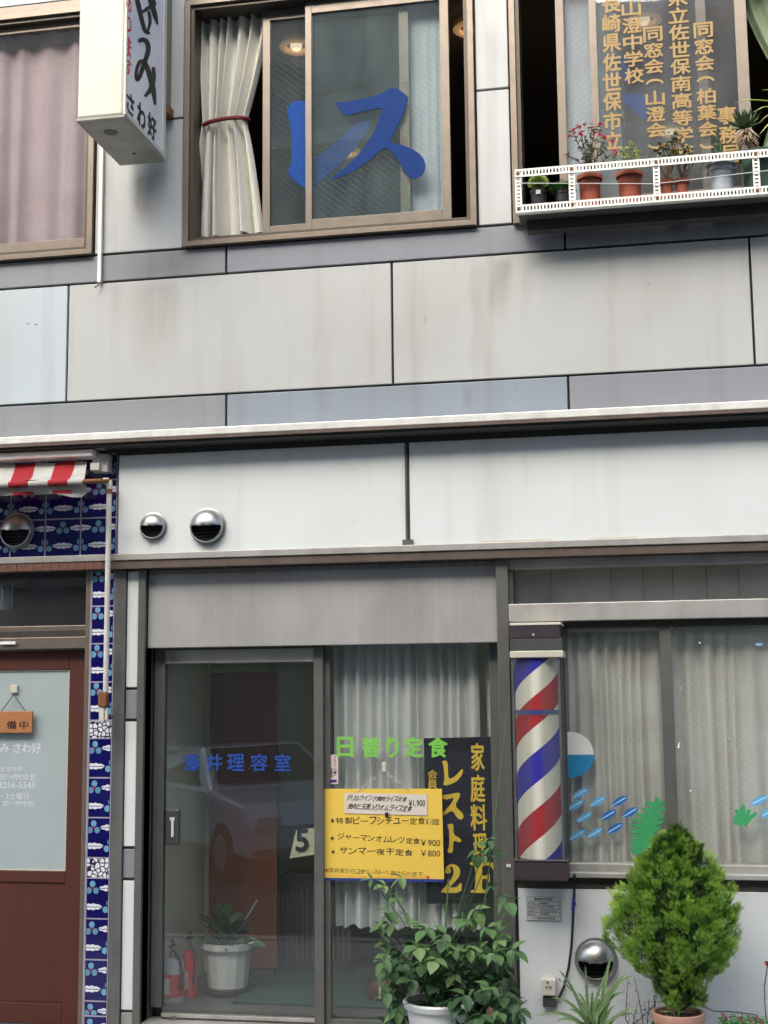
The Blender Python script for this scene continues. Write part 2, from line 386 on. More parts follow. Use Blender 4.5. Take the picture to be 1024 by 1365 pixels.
mat('terracotta', (.38, .095, .045), .75, noise=.3, nscale=20, bump=.1, bscale=80, dirt=(.22, .07, .04))
mat('brick_brown', (.17, .075, .05), .75, noise=.4, nscale=25)
mat('terracotta_pale', (.52, .27, .20), .8, noise=.35, nscale=20, bump=.1, bscale=80)
mat('soil', (.035, .022, .014), .95, noise=.5, nscale=60, bump=.6, bscale=90)
mat('plastic_black', (.02, .02, .022), .4)
mat('plastic_white', (.72, .72, .70), .35, noise=.1, nscale=15)
mat('plastic_grey', (.42, .44, .47), .4, noise=.35, nscale=15)
mat('plastic_blue', (.04, .09, .18), .4)
mat('pot_green', (.03, .07, .045), .35)
mat('enamel_extinguisher', (.62, .012, .012), .25, coat=.4)
mat('brass', (.35, .25, .08), .35, .8)
mat('room_wall', (.68, .70, .50), .85, noise=.1, nscale=3)
mat('room_wall_light', (.78, .76, .60), .85, noise=.1, nscale=3)
mat('room_floor', (.10, .11, .105), .5, noise=.2, nscale=8)
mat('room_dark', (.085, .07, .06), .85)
mat('upper_room', (.22, .13, .085), .85, noise=.2, nscale=3)
mat('upper_ceiling', (.16, .12, .095), .85)
mat('wood_panel', (.20, .068, .034), .45, noise=.5, nscale=5, stretch=(3, 3, .4), dirt=(.10, .03, .015))
mat('lath_grey', (.34, .33, .30), .8)
mat('mat_green', (.02, .07, .055), .9, noise=.3, nscale=60)
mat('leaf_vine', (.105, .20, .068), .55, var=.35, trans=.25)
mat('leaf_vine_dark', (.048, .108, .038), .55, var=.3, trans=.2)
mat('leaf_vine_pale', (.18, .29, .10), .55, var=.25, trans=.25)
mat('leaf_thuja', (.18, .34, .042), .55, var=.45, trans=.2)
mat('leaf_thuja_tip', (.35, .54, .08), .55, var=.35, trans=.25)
mat('leaf_thuja_shade', (.05, .11, .022), .6, var=.4, trans=.15)  # dark green that paints the shade deep in the crown
mat('leaf_aloe', (.16, .25, .10), .4, var=.2, noise=.3, nscale=30)
mat('leaf_grassball', (.36, .50, .09), .6, var=.3, trans=.2)
mat('leaf_parsley', (.09, .26, .05), .5, var=.3, trans=.2)
mat('leaf_grey', (.10, .14, .07), .6, var=.35, trans=.2)
mat('leaf_lime', (.42, .48, .12), .5, var=.3, trans=.2)
mat('leaf_jade', (.085, .12, .035), .35, var=.3)
mat('leaf_jade_red', (.25, .075, .03), .35, var=.3)
mat('leaf_sedum', (.15, .30, .13), .45, var=.2)
mat('leaf_agave', (.045, .10, .035), .4, var=.25)
mat('leaf_dry', (.30, .21, .13), .8, var=.3)
mat('petal_red', (.58, .02, .07), .5, var=.3, trans=.2)
mat('petal_pink', (.55, .08, .22), .5, var=.3, trans=.2)
mat('bark', (.10, .065, .04), .9, noise=.5, nscale=50, bump=.4, bscale=90)
mat('stake_green', (.07, .14, .05), .5)
mat('cable', (.012, .012, .012), .5)
mat('tape_blue', (.02, .04, .25), .5)
mat('plate_white', (.62, .61, .58), .4)
mat('outlet_cream', (.66, .61, .50), .45, noise=.15, nscale=20)
mat('asphalt', (.05, .05, .052), .9, noise=.3, nscale=30, bump=.3, bscale=120)
mat('pavement_grey', (.32, .318, .305), .85, noise=.25, nscale=12, bump=.15, bscale=80)
mat('concrete', (.32, .31, .29), .8, noise=.3, nscale=4, streak=.3)
mat('far_wall', (.26, .25, .24), .8, noise=.25, nscale=2, streak=.4)
mat('far_wall_dark', (.19, .20, .20), .8, noise=.25, nscale=2)
mat('far_glass', (.05, .06, .07), .1, 0, spec=.8)
mat('car_paint', (.62, .63, .64), .25, .1, coat=.6)
mat('car_glass', (.03, .035, .04), .05, spec=.8)
mat('rubber', (.02, .02, .02), .8)
mat('lamp_ring', (.55, .28, .12), .5)
mat('floor_upper', (.12, .08, .05), .6)
glass_mat('glass_left', (.96, .965, .965), wire=.05, pitch=.035, haze=.02, ang=(1,), refl=1.6)
glass_mat('glass_clear', (.98, .99, .985), haze=.01, refl=1.0)
glass_mat('glass_case', (.97, .975, .96), haze=.03, refl=.8)
glass_mat('glass_wired', (.93, .965, .955), wire=.08, pitch=.04, haze=.05, hazecol=(.42, .50, .48), ang=(1,), refl=2.6)
glass_mat('glass_wired_b', (.94, .96, .955), wire=.08, pitch=.04, haze=.08, hazecol=(.45, .46, .45), ang=(-1,), refl=2.2)
glass_mat('glass_door', (.965, .975, .96), wire=.035, pitch=.035, haze=.006, ang=(1, -1), refl=1.6)
glass_mat('glass_dirty', (.96, .97, .955), wire=.035, pitch=.035, haze=.03, ang=(1, -1), refl=1.1)
m = mat('frosted', (.36, .415, .41), .35, noise=.08, nscale=3, spec=.5)
m = mat('lamp_glow', (.8, .5, .25), .5); _b = m.node_tree.nodes['Principled BSDF']; _b.inputs['Emission Color'].default_value = (1, .62, .28, 1); _b.inputs['Emission Strength'].default_value = .05
m = mat('lamp_bulb', (.9, .8, .6), .5); _b = m.node_tree.nodes['Principled BSDF']; _b.inputs['Emission Color'].default_value = (1, .85, .6, 1); _b.inputs['Emission Strength'].default_value = .3

# brushed steel lintel
m = mat('steel_brushed', (.45, .445, .42), .5, .2)
n = m.node_tree.nodes; L = m.node_tree.links; g = n.new('ShaderNodeNewGeometry')
mp = n.new('ShaderNodeMapping'); mp.inputs['Scale'].default_value = (28, 1, .5); L.new(g.outputs['Position'], mp.inputs[0]); t1 = n.new('ShaderNodeTexNoise'); t1.inputs['Scale'].default_value = 1; t1.inputs['Detail'].default_value = 3; L.new(mp.outputs[0], t1.inputs[0])
mp2 = n.new('ShaderNodeMapping'); mp2.inputs['Scale'].default_value = (1.6, 1, .8); L.new(g.outputs['Position'], mp2.inputs[0]); t2 = n.new('ShaderNodeTexNoise'); t2.inputs['Scale'].default_value = 1.2; t2.inputs['Detail'].default_value = 5; L.new(mp2.outputs[0], t2.inputs[0])
cr = n.new('ShaderNodeValToRGB'); cr.color_ramp.elements[0].position = .3; cr.color_ramp.elements[0].color = (.25, .25, .23, 1); cr.color_ramp.elements[1].position = .75; cr.color_ramp.elements[1].color = (.47, .472, .45, 1)
L.new(mathn(n, L, 'ADD', mathn(n, L, 'MULTIPLY', t1.outputs[0], .13), mathn(n, L, 'MULTIPLY', t2.outputs[0], .87)), cr.inputs[0]); L.new(cr.outputs[0], n['Principled BSDF'].inputs['Base Color'])

# barber stripes: one red and one blue band wound once round the drum in 'lead' metres
LEAD = (at(718, 1057, -.12).z - at(718, 1207, -.12).z)
m = bpy.data.materials.new('barber_stripes'); m.use_nodes = True; M['barber_stripes'] = m
n = m.node_tree.nodes; L = m.node_tree.links; tc = n.new('ShaderNodeTexCoord'); sp = n.new('ShaderNodeSeparateXYZ'); L.new(tc.outputs['Object'], sp.inputs[0])
ang = mathn(n, L, 'DIVIDE', mathn(n, L, 'ARCTAN2', sp.outputs[1], sp.outputs[0]), 2 * math.pi)
ph = mathn(n, L, 'FRACT', mathn(n, L, 'ADD', mathn(n, L, 'SUBTRACT', mathn(n, L, 'DIVIDE', sp.outputs[2], LEAD), ang), 10.0))
cr = n.new('ShaderNodeValToRGB'); cr.color_ramp.interpolation = 'CONSTANT'; e = cr.color_ramp.elements
e[0].position = 0; e[0].color = (.33, .025, .03, 1); e[1].position = .27; e[1].color = (.60, .59, .50, 1)
q = e.new(.5); q.color = (.03, .028, .30, 1); q = e.new(.77); q.color = (.60, .59, .50, 1)
L.new(ph, cr.inputs[0]); L.new(cr.outputs[0], n['Principled BSDF'].inputs['Base Color']); n['Principled BSDF'].inputs['Roughness'].default_value = .75; n['Principled BSDF'].inputs['Specular IOR Level'].default_value = .15

# black and white ornamental border tile
m = mat('ornament', (.02, .02, .06), .2, coat=.4); n = m.node_tree.nodes; L = m.node_tree.links; g = n.new('ShaderNodeNewGeometry')
vo = n.new('ShaderNodeTexVoronoi'); vo.feature = 'DISTANCE_TO_EDGE'; vo.inputs['Scale'].default_value = 38; vo.inputs['Randomness'].default_value = .8; L.new(g.outputs['Position'], vo.inputs[0])
r = n.new('ShaderNodeMapRange'); r.inputs[1].default_value = .09; r.inputs[2].default_value = .13; L.new(vo.outputs['Distance'], r.inputs[0])
mx = n.new('ShaderNodeMix'); mx.data_type = 'RGBA'; L.new(r.outputs[0], mx.inputs[0]); mx.inputs[6].default_value = (.02, .018, .05, 1); mx.inputs[7].default_value = (.72, .74, .74, 1); L.new(mx.outputs[2], n['Principled BSDF'].inputs['Base Color'])

# ================================================================== GROUND AND THE FAR SIDE OF THE STREET
GZ = -.12
struct('pavement', bx(-30, 30, -2.6, -.02, GZ - .2, GZ), 'pavement_grey')
struct('kerb', bx(-30, 30, -2.75, -2.603, GZ - .2, GZ + .012), 'concrete', bev=.01)
struct('road', bx(-60, 60, -11.2, -2.753, GZ - .3, GZ - .13), 'asphalt')
struct('far_pavement', bx(-60, 60, -13.5, -11.203, GZ - .3, GZ), 'pavement_grey')
struct('ground', bx(-400, 400, -400, 400, GZ - .6, GZ - .32), 'asphalt')
def far_building(x0, x1, y, h, wallm, label, floors, nw, balcony=False):
    b = thing('office_building', label, 'building', ((x0 + x1) / 2, y - 4, GZ))
    part('wall', bx(x0, x1, y - 8, y, GZ, h), wallm, b)
    wd = (x1 - x0) / nw; fh = h / floors
    for f in range(floors):
        for i in range(nw):
            cx = x0 + wd * (i + .5); z0 = f * fh + .9
            fr = part('window', bx(cx - wd * .36, cx + wd * .36, y + .002, y + .05, z0, z0 + fh * .55), 'bronze_dark', b)
            part('pane', bx(cx - wd * .33, cx + wd * .33, y + .052, y + .06, z0 + .05, z0 + fh * .55 - .05), 'far_glass', fr)
        if f: part('ledge', bx(x0, x1, y + .003, y + .35, f * fh - .1, f * fh + .1), 'concrete', b)
    part('roof', bx(x0 - .2, x1 + .2, y - 8.1, y + .4, h, h + .3), 'concrete', b)
far_building(-17, -7.3, -13.4, 13.0, 'far_wall', 'grey concrete office block across the street, seen only mirrored in the glass', 5, 4)
far_building(-7.3, -.7, -13.41, 13.6, 'far_wall_dark', 'tall dark building across the street, behind the photographer', 5, 4)
far_building(-.7, 12, -13.4, 12.4, 'far_wall', 'broad grey office block across the street, behind the photographer', 5, 5)

# parked car whose bonnet and windscreen mirror in the door glass
def car():
    c = thing('parked_car', 'pale grey car parked in the street, mirrored in the barber door glass', 'car', (-4.9, -8.3, GZ - .13))
    z0 = GZ - .13
    prof = [(-2.2, .35), (-2.2, .95), (-1.6, 1.02), (-1.1, 1.40), (.35, 1.42), (1.0, .98), (1.95, .86), (2.15, .62), (2.15, .3)]
    def body(pr, hw, m_, nm, inset=0):
        mb = MB(); n_ = len(pr); v = []
        for s_, k in ((-1, 1), (1, 1)):
            for (x, z) in pr: v.append((x, s_ * (hw - (.17 if z > 1.1 else 0)), z))
        mb.add(v, [tuple(range(n_)), tuple(range(n_, 2 * n_))[::-1]] + [(i, (i + 1) % n_, n_ + (i + 1) % n_, n_ + i) for i in range(n_)])
        a = rad(48); mb.v = [(-4.9 + x * math.cos(a) - y * math.sin(a), -8.3 + x * math.sin(a) + y * math.cos(a), z0 + z) for x, y, z in mb.v]
        return part(nm, mb, m_, c, bev=.05 if nm == 'body' else 0)
    body(prof, .82, 'car_paint', 'body')
    a = rad(48)
    def tf(mb): mb.v = [(-4.9 + x * math.cos(a) - y * math.sin(a), -8.3 + x * math.sin(a) + y * math.cos(a), z0 + z) for x, y, z in mb.v]; return mb
    mb = MB(); mb.add([(.96, -.68, 1.02), (.96, .68, 1.02), (.42, .56, 1.385), (.42, -.56, 1.385)], [(0, 1, 2, 3)]); mb.v = [(x + .018, y, z + .022) for x, y, z in mb.v]
    part('windscreen', tf(mb), 'car_glass', c)
    for s_ in (-1, 1):
        mb = MB().add([(.75, s_ * .83, 1.0), (-1.4, s_ * .83, 1.0), (-1.0, s_ * .672, 1.36), (.3, s_ * .672, 1.36)], [(0, 1, 2, 3)])
        part('side_window', tf(mb), 'car_glass', c)
        part('headlight', tf(bx(2.10, 2.19, s_ * .62 - .14, s_ * .62 + .14, .60, .74)), 'plate_white', c, bev=.02)
        for x in (-1.4, 1.4):
            w_ = part('wheel', tf(MB().tube([(x, s_ * .66, .31), (x, s_ * .84, .31)], .31, 24)), 'rubber', c, smooth=True)
            part('rim', tf(MB().tube([(x, s_ * .84, .31), (x, s_ * .85, .31)], .19, 20)), 'chrome', w_)
    part('number_plate', tf(bx(2.16, 2.19, -.2, .2, .42, .54)), 'plate_white', c)
    part('bumper', tf(bx(2.1, 2.24, -.8, .8, .3, .40)), 'dark_grey', c, bev=.02)
car()

# ================================================================== UPPER FACADE
Z_A, Z_B, Z_C = 4.235, 3.505, 3.28
bld = thing('shop_building', 'grey and white enamel panelled upper storey with steel ledge above both shopfronts', 'building', (-1.3, .1, 0))
XL, XR = -5.6, 3.2
W1 = rect(-250, 20, 128, 341)      # left window opening
W2 = rect(246.5, -60, 634.5, 303)
W3 = rect(680, -60, 1400, 300)
Z_W = at(247, 331).z
WT = 5.98
W1b = at(124.6, 342).z; W3b = at(683, 298).z
x_w1r = at(127, 200).x; x_w2l = at(246.5, 160).x; x_w2r = at(633.5, 160).x; x_w3l = at(681.5, 160).x; x_w3r = 1.95; x_w1l = -5.2
# backing wall built round the openings
BW = .03
def backing():
    mb = MB()
    mb.box(XL, XR, BW, .16, 2.45, Z_W - .003)
    mb.box(XL, XR, BW, .16, WT, 6.6)
    for a, b in ((XL, x_w1l), (x_w1r, x_w2l), (x_w2r, x_w3l), (x_w3r, XR)): mb.box(a, b, BW, .16, Z_W - .003, WT)
    return mb
part('backing_wall', backing(), 'joint_black', bld)
J = .0065
def wpanel(x0, x1, z0, z1, m_, lab=None): part('wall_panel', bx(x0 + J, x1 - J, 0, BW - .002, z0 + J, z1 - J), m_, bld, bev=.004, label=lab)
jx = lambda px, py: at(px, py).x
xs = [XL, jx(90, 450), jx(523, 430), jx(1002.5, 400), XR]
for i, m_ in enumerate(['enamel_cool', 'enamel_warm', 'enamel_warm', 'enamel_warm']): wpanel(xs[i], xs[i + 1], Z_B, Z_A, m_, ['pale bluish panel', None, None, None][i])
xs = [XL, jx(301.5, 550), jx(758, 526), XR]
for i, m_ in enumerate(['enamel_grey', 'enamel_blue', 'enamel_mauve']): wpanel(xs[i], xs[i + 1], Z_C, Z_B, m_)
xs = [XL, jx(301.5, 348), jx(753, 313), XR]
for i, m_ in enumerate(['enamel_grey', 'enamel_mauve', 'enamel_grey']): wpanel(xs[i], xs[i + 1], Z_A, Z_W - .002, m_)
for (a, b, zs) in ((x_w1r, x_w2l, (Z_W, at(200, 161).z, 6.3)), (x_w2r, x_w3l, (Z_W, at(657, 119).z, 6.3))):
    for k in range(2): wpanel(a + .004, b - .004, zs[k], zs[k + 1], 'enamel_pillar')
wpanel(XL, XR, 6.3, 6.6, 'enamel_grey'); wpanel(x_w3r, XR, Z_W, 6.3, 'enamel_pillar')
for (px, py, w_) in ((37.5, 431.5, 3.5), (48, 432.5, 5), (567, 424, 1.6), (567, 429, 1.6), (687, 520, 1.6), (866, 379, 1.5)):
    c_ = at(px, py, -.0); part('drill_hole', bx(c_.x - w_ * .002, c_.x + w_ * .002, -.0012, -.0002, c_.z - .0028, c_.z + .0028), 'dark_grey', bld)
# ledge between the storeys
fa = rect(160, 603, 543, 737, -.05)
zt = at(540, 568).z
part('ledge', bx(XL, XR, -.20, -.0, Z_C - .055, Z_C - .012), 'steel_ledge', bld, bev=.004)
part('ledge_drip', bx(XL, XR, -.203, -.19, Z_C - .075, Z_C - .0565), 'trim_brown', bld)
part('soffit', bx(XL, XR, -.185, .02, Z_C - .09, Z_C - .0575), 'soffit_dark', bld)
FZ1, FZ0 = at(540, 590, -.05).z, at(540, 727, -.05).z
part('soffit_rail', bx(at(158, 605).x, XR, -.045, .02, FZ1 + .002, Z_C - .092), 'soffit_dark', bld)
xd = at(543.5, 660, -.05).x; xf0 = at(158, 670, -.05).x
part('fascia_panel', bx(xf0, xd - .012, -.05, .025, FZ0, FZ1), 'fascia_white', bld, bev=.003)
part('fascia_panel', bx(xd + .012, XR, -.05, .025, FZ0, FZ1), 'fascia_white', bld, bev=.003)
part('fascia_joint', bx(xd - .0105, xd + .0105, -.042, .02, FZ0 - .0, FZ1), 'dark_grey', bld)
part('fascia_divider', bx(xd - .013, xd - .003, -.056, -.0515, FZ0 + .01, FZ1 - .005), 'steel_post', bld)
part('ledge_bracket', bx(xd - .03, xd + .03, -.07, -.052, FZ0 + .0, FZ0 + .03), 'steel_post', bld)
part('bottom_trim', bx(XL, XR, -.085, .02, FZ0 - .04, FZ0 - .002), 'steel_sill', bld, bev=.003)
part('bottom_trim_underside', bx(XL, XR, -.075, .02, FZ0 - .088, FZ0 - .042), 'trim_brown', bld)  # brown strip below the light bottom trim
part('peeling_strip', MB().box(at(640, 716, -.06).x, at(735, 716, -.06).x, -.056, -.0512, FZ0 + .001, FZ0 + .010).box(at(785, 716, -.06).x, at(850, 716, -.06).x, -.056, -.0512, FZ0 + .001, FZ0 + .009), 'cream', bld)

# window frames -------------------------------------------------------------
def frame_bars(x0, x1, z0, z1, t, y0, y1, tb=None):
    mb = MB(); tb = tb or t
    mb.box(x0, x0 + t, y0, y1, z0, z1); mb.box(x1 - t, x1, y0, y1, z0, z1); mb.box(x0 + t, x1 - t, y0, y1, z0, z0 + tb); mb.box(x0 + t, x1 - t, y0, y1, z1 - t, z1); return mb
def window_frame(x0, x1, z0, z1, lab, extra=None):
    f = part('window', frame_bars(x0, x1, z0, z1, .035, -.025, .028), 'bronze', bld, label=lab, bev=.002)
    part('reveal', frame_bars(x0 + .036, x1 - .036, z0 + .036, z1 - .036, .022, -.005, .18), 'bronze_dark', f)
    part('track', MB().box(x0 + .06, x1 - .06, .03, .036, z0 + .058, z0 + .072).box(x0 + .06, x1 - .06, .075, .081, z0 + .058, z0 + .072), 'bronze_tan', f)
    part('sill', bx(x0, x1, -.04, -.0255, z0, z0 + .018), 'bronze', f)
    return f
def sash(win, pxl, pxm, pxr, pxe, py, Y, zb, ztop, rail, gm, mt='bronze_tan'):
    """one sliding sash: stile from pxl to pxm, glass to pxr, stile to pxe (None = no stile drawn)"""
    xa, xb, xc, xe = [at(p, py, Y).x for p in (pxl, pxm, pxr, pxe)]
    mb = MB().box(xa, xb, Y, Y + .03, zb, ztop).box(xc, xe, Y, Y + .03, zb, ztop).box(xb, xc, Y + .001, Y + .029, zb, zb + rail).box(xb, xc, Y + .001, Y + .029, ztop - rail, ztop)
    part('sash', mb, mt, win, bev=.002)
    part('pane', bx(xb - .004, xc + .004, Y + .012, Y + .017, zb + rail - .004, ztop - rail + .004), gm, win)
    return xa, xb, xc, xe
win2 = window_frame(x_w2l, x_w2r, Z_W, WT, 'middle upper window, sashes slid together, big blue lettering')
zs0 = Z_W + .06
sash(win2, 350, 360, 533, 546, 160, .085, zs0, WT - .06, .07, 'glass_wired')
sash(win2, 407, 415.5, 588, 600, 160, .040, zs0, WT - .06, .075, 'glass_wired')
win3 = window_frame(x_w3l, x_w3r, Z_W - .01, WT, 'right upper window, sashes slid together, gold lettering')
sash(win3, 743, 754, 932, 945, 120, .085, zs0, WT - .06, .07, 'glass_wired_b')
sash(win3, 788, 798, 984, 1000, 120, .040, zs0, WT - .06, .075, 'glass_wired_b')
win1 = window_frame(x_w1l, x_w1r, Z_W + .0, at(60, 22).z + .03, 'left upper window, closed over pinkish curtain')
x1e = at(121, 200, .04).x
zt1 = at(60, 22).z + .03
part('lintel', bx(x_w1l, x_w1r - .003, .0, .15, zt1 + .003, zt1 + .06), 'bronze_tan', bld)
wpanel(x_w1l, x_w1r, zt1 + .06, 6.3, 'enamel_cool')
part('sash', MB().box(x_w1l + .06, x1e, .04, .07, Z_W + .055, Z_W + .13).box(x1e - .02, x1e + .012, .041, .069, Z_W + .13, zt1 - .06).box(x_w1l + .06, x1e - .02, .04, .07, zt1 - .1, zt1 - .058), 'bronze', win1, bev=.002)
part('pane', bx(x_w1l + .06, x1e - .016, .052, .057, Z_W + .126, zt1 - .096), 'glass_left', win1)

# big blue film lettering on the middle window
Yf = .040 + .012 - .0005
mb = MB()
RE = [(360, 345), (388, 318), (432, 322), (430, 430), (428, 522), (515, 455), (595, 380), (636, 338), (624, 410), (556, 503), (452, 592), (425, 604), (362, 553), (380, 512), (376, 400)]
film(mb, RE, .085 + .0115, 2.381, (230, 0), it=2)
part('lettering', mb, 'film_blue2', win2, tri=True, label='blue film letter RE')
mb = MB()
SU = [(515, 322), (548, 325), (610, 312), (665, 298), (700, 271), (752, 308), (740, 330), (733, 360), (712, 405), (686, 452), (740, 462), (790, 490), (806, 525), (795, 558), (768, 569), (748, 560), (712, 500), (675, 462), (620, 515), (560, 552), (490, 577), (570, 515), (630, 440), (660, 370), (668, 338), (600, 355), (550, 368), (530, 350)]
film(mb, SU, Yf, 2.381, (230, 0), it=2)
part('lettering', mb, 'film_blue', win2, tri=True, label='blue film letter SU')
mb = MB(); film(mb, [(210, 522), (345, 520), (350, 668), (320, 668), (260, 600), (215, 570)], .085 + .0115, 4.197, (780, 0))
film(mb, [(200, 300), (240, 310), (240, 460), (205, 450)], .085 + .0115, 4.197, (780, 0))
part('lettering', mb, 'film_blue2', win3, tri=True, label='piece of blue film letter')
# gold columns
def column(chars, xt, yt, xb, yb, wpx):
    mb = MB(); n_ = len(chars)
    for i, ch in enumerate(chars):
        y0 = yt + (yb - yt) * i / n_; y1 = yt + (yb - yt) * (i + 1) / n_; xc = xt + (xb - xt) * (i + .5) / n_
        c = at(xc, (y0 + y1) / 2, Yf); a, b = at(xc, y0, Yf), at(xc, y1, Yf); h = (a.z - b.z); ww = (at(xc + wpx / 2, y0, Yf).x - at(xc - wpx / 2, y0, Yf).x)
        if ch in '（）':
            sg = 1 if ch == '（' else -1; zc = c.z - sg * h * .12
            pts = [(c.x + ww * .5 * math.cos(q), zc + sg * h * .32 * math.sin(q)) for q in [math.pi * k / 10 for k in range(11)]] + [(c.x + ww * .38 * math.cos(q), zc + sg * h * .17 * math.sin(q)) for q in [math.pi * (10 - k) / 10 for k in range(11)]]
            mb.poly([(x, Yf, z) for x, z in pts], (0, -1, 0), .0012)
        else: text(mb, ch, (c.x - ww * .54, Yf, c.z - h * .47), (ww * 1.08, 0, 0), (0, 0, h * .94), bold=.038)
    part('lettering', mb, 'film_gold', win3, tri=True)
column('長崎県佐世保市立', 815, -8, 817, 200, 23)
column('山澄中学校', 841, 0, 846, 112, 24)
column('同窓会（山澄会）', 870, 35, 876, 205, 24)
column('県立佐世保南高等学校', 903, -14, 912, 214, 25)
column('同窓会（柏葉会）', 937, 29, 945, 205, 24)
column('事務局', 968, 141, 975, 218, 24)

# rooms behind the upper windows ---------------------------------------------
YB = 4.5
struct('upper_room_back_wall', bx(XL, XR, YB, YB + .1, 3.35, 6.05), 'upper_room')
struct('upper_room_ceiling', bx(XL, XR, .17, YB, 6.04, 6.14), 'upper_ceiling')
struct('upper_room_floor', bx(XL, XR, .17, YB, 3.25, 3.35), 'floor_upper')
struct('upper_room_wall_left', bx(XL - .1, XL, .17, YB, 3.35, 6.04), 'upper_room')
struct('upper_room_wall_right', bx(XR, XR + .1, .17, YB, 3.35, 6.04), 'upper_room')
struct('upper_room_partition', bx(-3.3, -3.2, .2, YB, 3.35, 6.035), 'upper_room')
for (px, py, k) in ((395, 57, 0), (627, 33, 1), (858, 22, 2), (463, 198, 3), (893, 170, 4)):
    d = ray(px, py); p = CAM + d * ((6.035 - CAM.z) / d.z)
    lm = thing('ceiling_lamp', ['round recessed lamp glowing behind the narrow left pane of the middle window', 'round ceiling lamp glowing in the open gap at the right of the middle window',
        'round ceiling lamp behind the gold lettering near the top of the right window', 'far round ceiling lamp glowing behind the big blue letter', 'far round ceiling lamp behind the lower gold lettering'][k], 'ceiling lamp', (p.x, p.y, p.z), 'round lamps in the upstairs ceiling')
    part('ring', MB().lathe((p.x, p.y, p.z - .02), [(.10, 0), (.115, -.012), (.105, -.02), (.075, -.02), (.07, .01)], 28), 'lamp_glow', lm, smooth=True)
    part('bulb', MB().lathe((p.x, p.y, p.z - .02), [(0, -.03), (.03, -.028), (.04, -.01), (.04, .01), (0, .012)], 20), 'lamp_bulb', lm, smooth=True)
    L_ = bpy.data.lights.new('ceiling_lamp_light', 'POINT'); L_.energy = .1; L_.color = (1, .7, .42); L_.shadow_soft_size = .05
    lo = bpy.data.objects.new('lamp_light', L_); COL.objects.link(lo); lo.parent = lm; lo.location = (0, 0, -.12)

# curtains ------------------------------------------------------------------
def drape(x0, x1, ztop, zbot, Y, folds, amp, wav=.0, seed=0, nu=None, gather=None, wob=.35):
    rnd = random.Random(seed); nu = nu or folds * 12
    ph = [rnd.uniform(0, 6.28) for _ in range(6)]
    fs = np.cumsum([0] + [rnd.uniform(.5, 1.5) for _ in range(folds)]); fs /= fs[-1]
    am = [rnd.uniform(.45, 1.2) for _ in range(folds + 1)]
    def fn(u, v):
        k = min(int(np.searchsorted(fs, u, 'right')) - 1, folds - 1); k = max(k, 0); t = (u - fs[k]) / (fs[k + 1] - fs[k])
        a = am[k] * (1 - t) + am[k + 1] * t
        y = a * amp * math.sin(math.pi * 2 * t) * (.75 + wob * v) + amp * .5 * math.sin(u * 19 + ph[0] + v * 1.4) * v
        x = x0 + (x1 - x0) * u + .3 * amp * math.sin(u * 40 + ph[1] + v * 2) * v
        z = ztop + (zbot - ztop) * v
        if v > .97: z += wav * (.6 * math.sin(u * 31 + ph[2]) + .4 * math.sin(2 * math.pi * (k + t)))
        if gather:
            gv, gw, gx, gf = gather                        # height of the tie (v), width there, its centre, flare below
            if v < gv: s_ = 1 - (1 - gw) * (v / gv) ** 1.7
            else: s_ = gw + (gf - gw) * ((v - gv) / (1 - gv)) ** .62
            cx = x0 + (x1 - x0) * .5; k2 = (v / gv) ** 1.3 if v < gv else 1
            x = cx + (x - cx) * s_ + (gx - cx) * (k2 if v < gv else 1 - .3 * (v - gv) / (1 - gv)); y = y * (1.0 + .35 * (1 - s_))
        return (x, Y + y, z)
    return MB().grid(fn, nu, 26 if gather or wav else 14)
# tied cream drape
a = rect(262, 20, 352, 316, .10)
zT = at(300, 14, .17).z; zB = at(300, 317, .17).z
cx0, cx1 = at(266, 100, .17).x, at(361, 100, .17).x
ct = thing('tied_curtain', 'cream curtain with dark red tie in the open left part of the middle window', 'curtain', ((cx0 + cx1) / 2, .17, zB))
mb = drape(cx0, cx1, zT, zB, .15, 7, .044, .016, 3, 190, gather=(.52, .60, at(300, 167, .17).x, .98))
part('cloth', mb, 'drape_cream', ct, smooth='open')
part('heading', bx(cx0, cx1 + .03, .19, .205, zT - .01, zT + .1), 'blind_white', ct)
tie = MB(); tz = at(300, 167, .17).z; tc_ = at(302, 167, .17).x; hw_ = (cx1 - cx0) * .29
hw_ *= 1.12
ring_ = [(tc_ + hw_ * math.cos(q), .15 + .07 * math.sin(q), tz + .012 * math.cos(q)) for q in [2 * math.pi * k / 32 for k in range(33)]]
tie.tube(ring_, .013, 8); tie.tube([ring_[16], (tc_ - hw_ - .07, .19, tz + .01)], .006, 6)
part('tie', tie, 'tie_red', ct, smooth=True)
gx = at(266, 250, .2).x
solo('lining_curtain', drape(gx - .05, gx + .04, zT, zB + .05, .26, 3, .01, seed=8), 'drape_green', 'narrow pale green lining strip behind the tied cream curtain', 'curtain', smooth='open')
solo('green_curtain', drape(at(985, 80, .22).x, 1.9, 6.0, zB, .26, 16, .035, .0, 12, 200, gather=(.56, .55, at(1135, 100, .22).x, .95)), 'drape_green', 'pale green curtain hanging at the right end of the upper right window', 'curtain', smooth='open')
solo('pink_curtain', drape(x_w1l + .05, x_w1r - .06, 5.98, Z_W + .03, .15, 11, .03, seed=5), 'drape_pink', 'dusty pink curtain closed behind the upper left window', 'curtain', smooth='open')
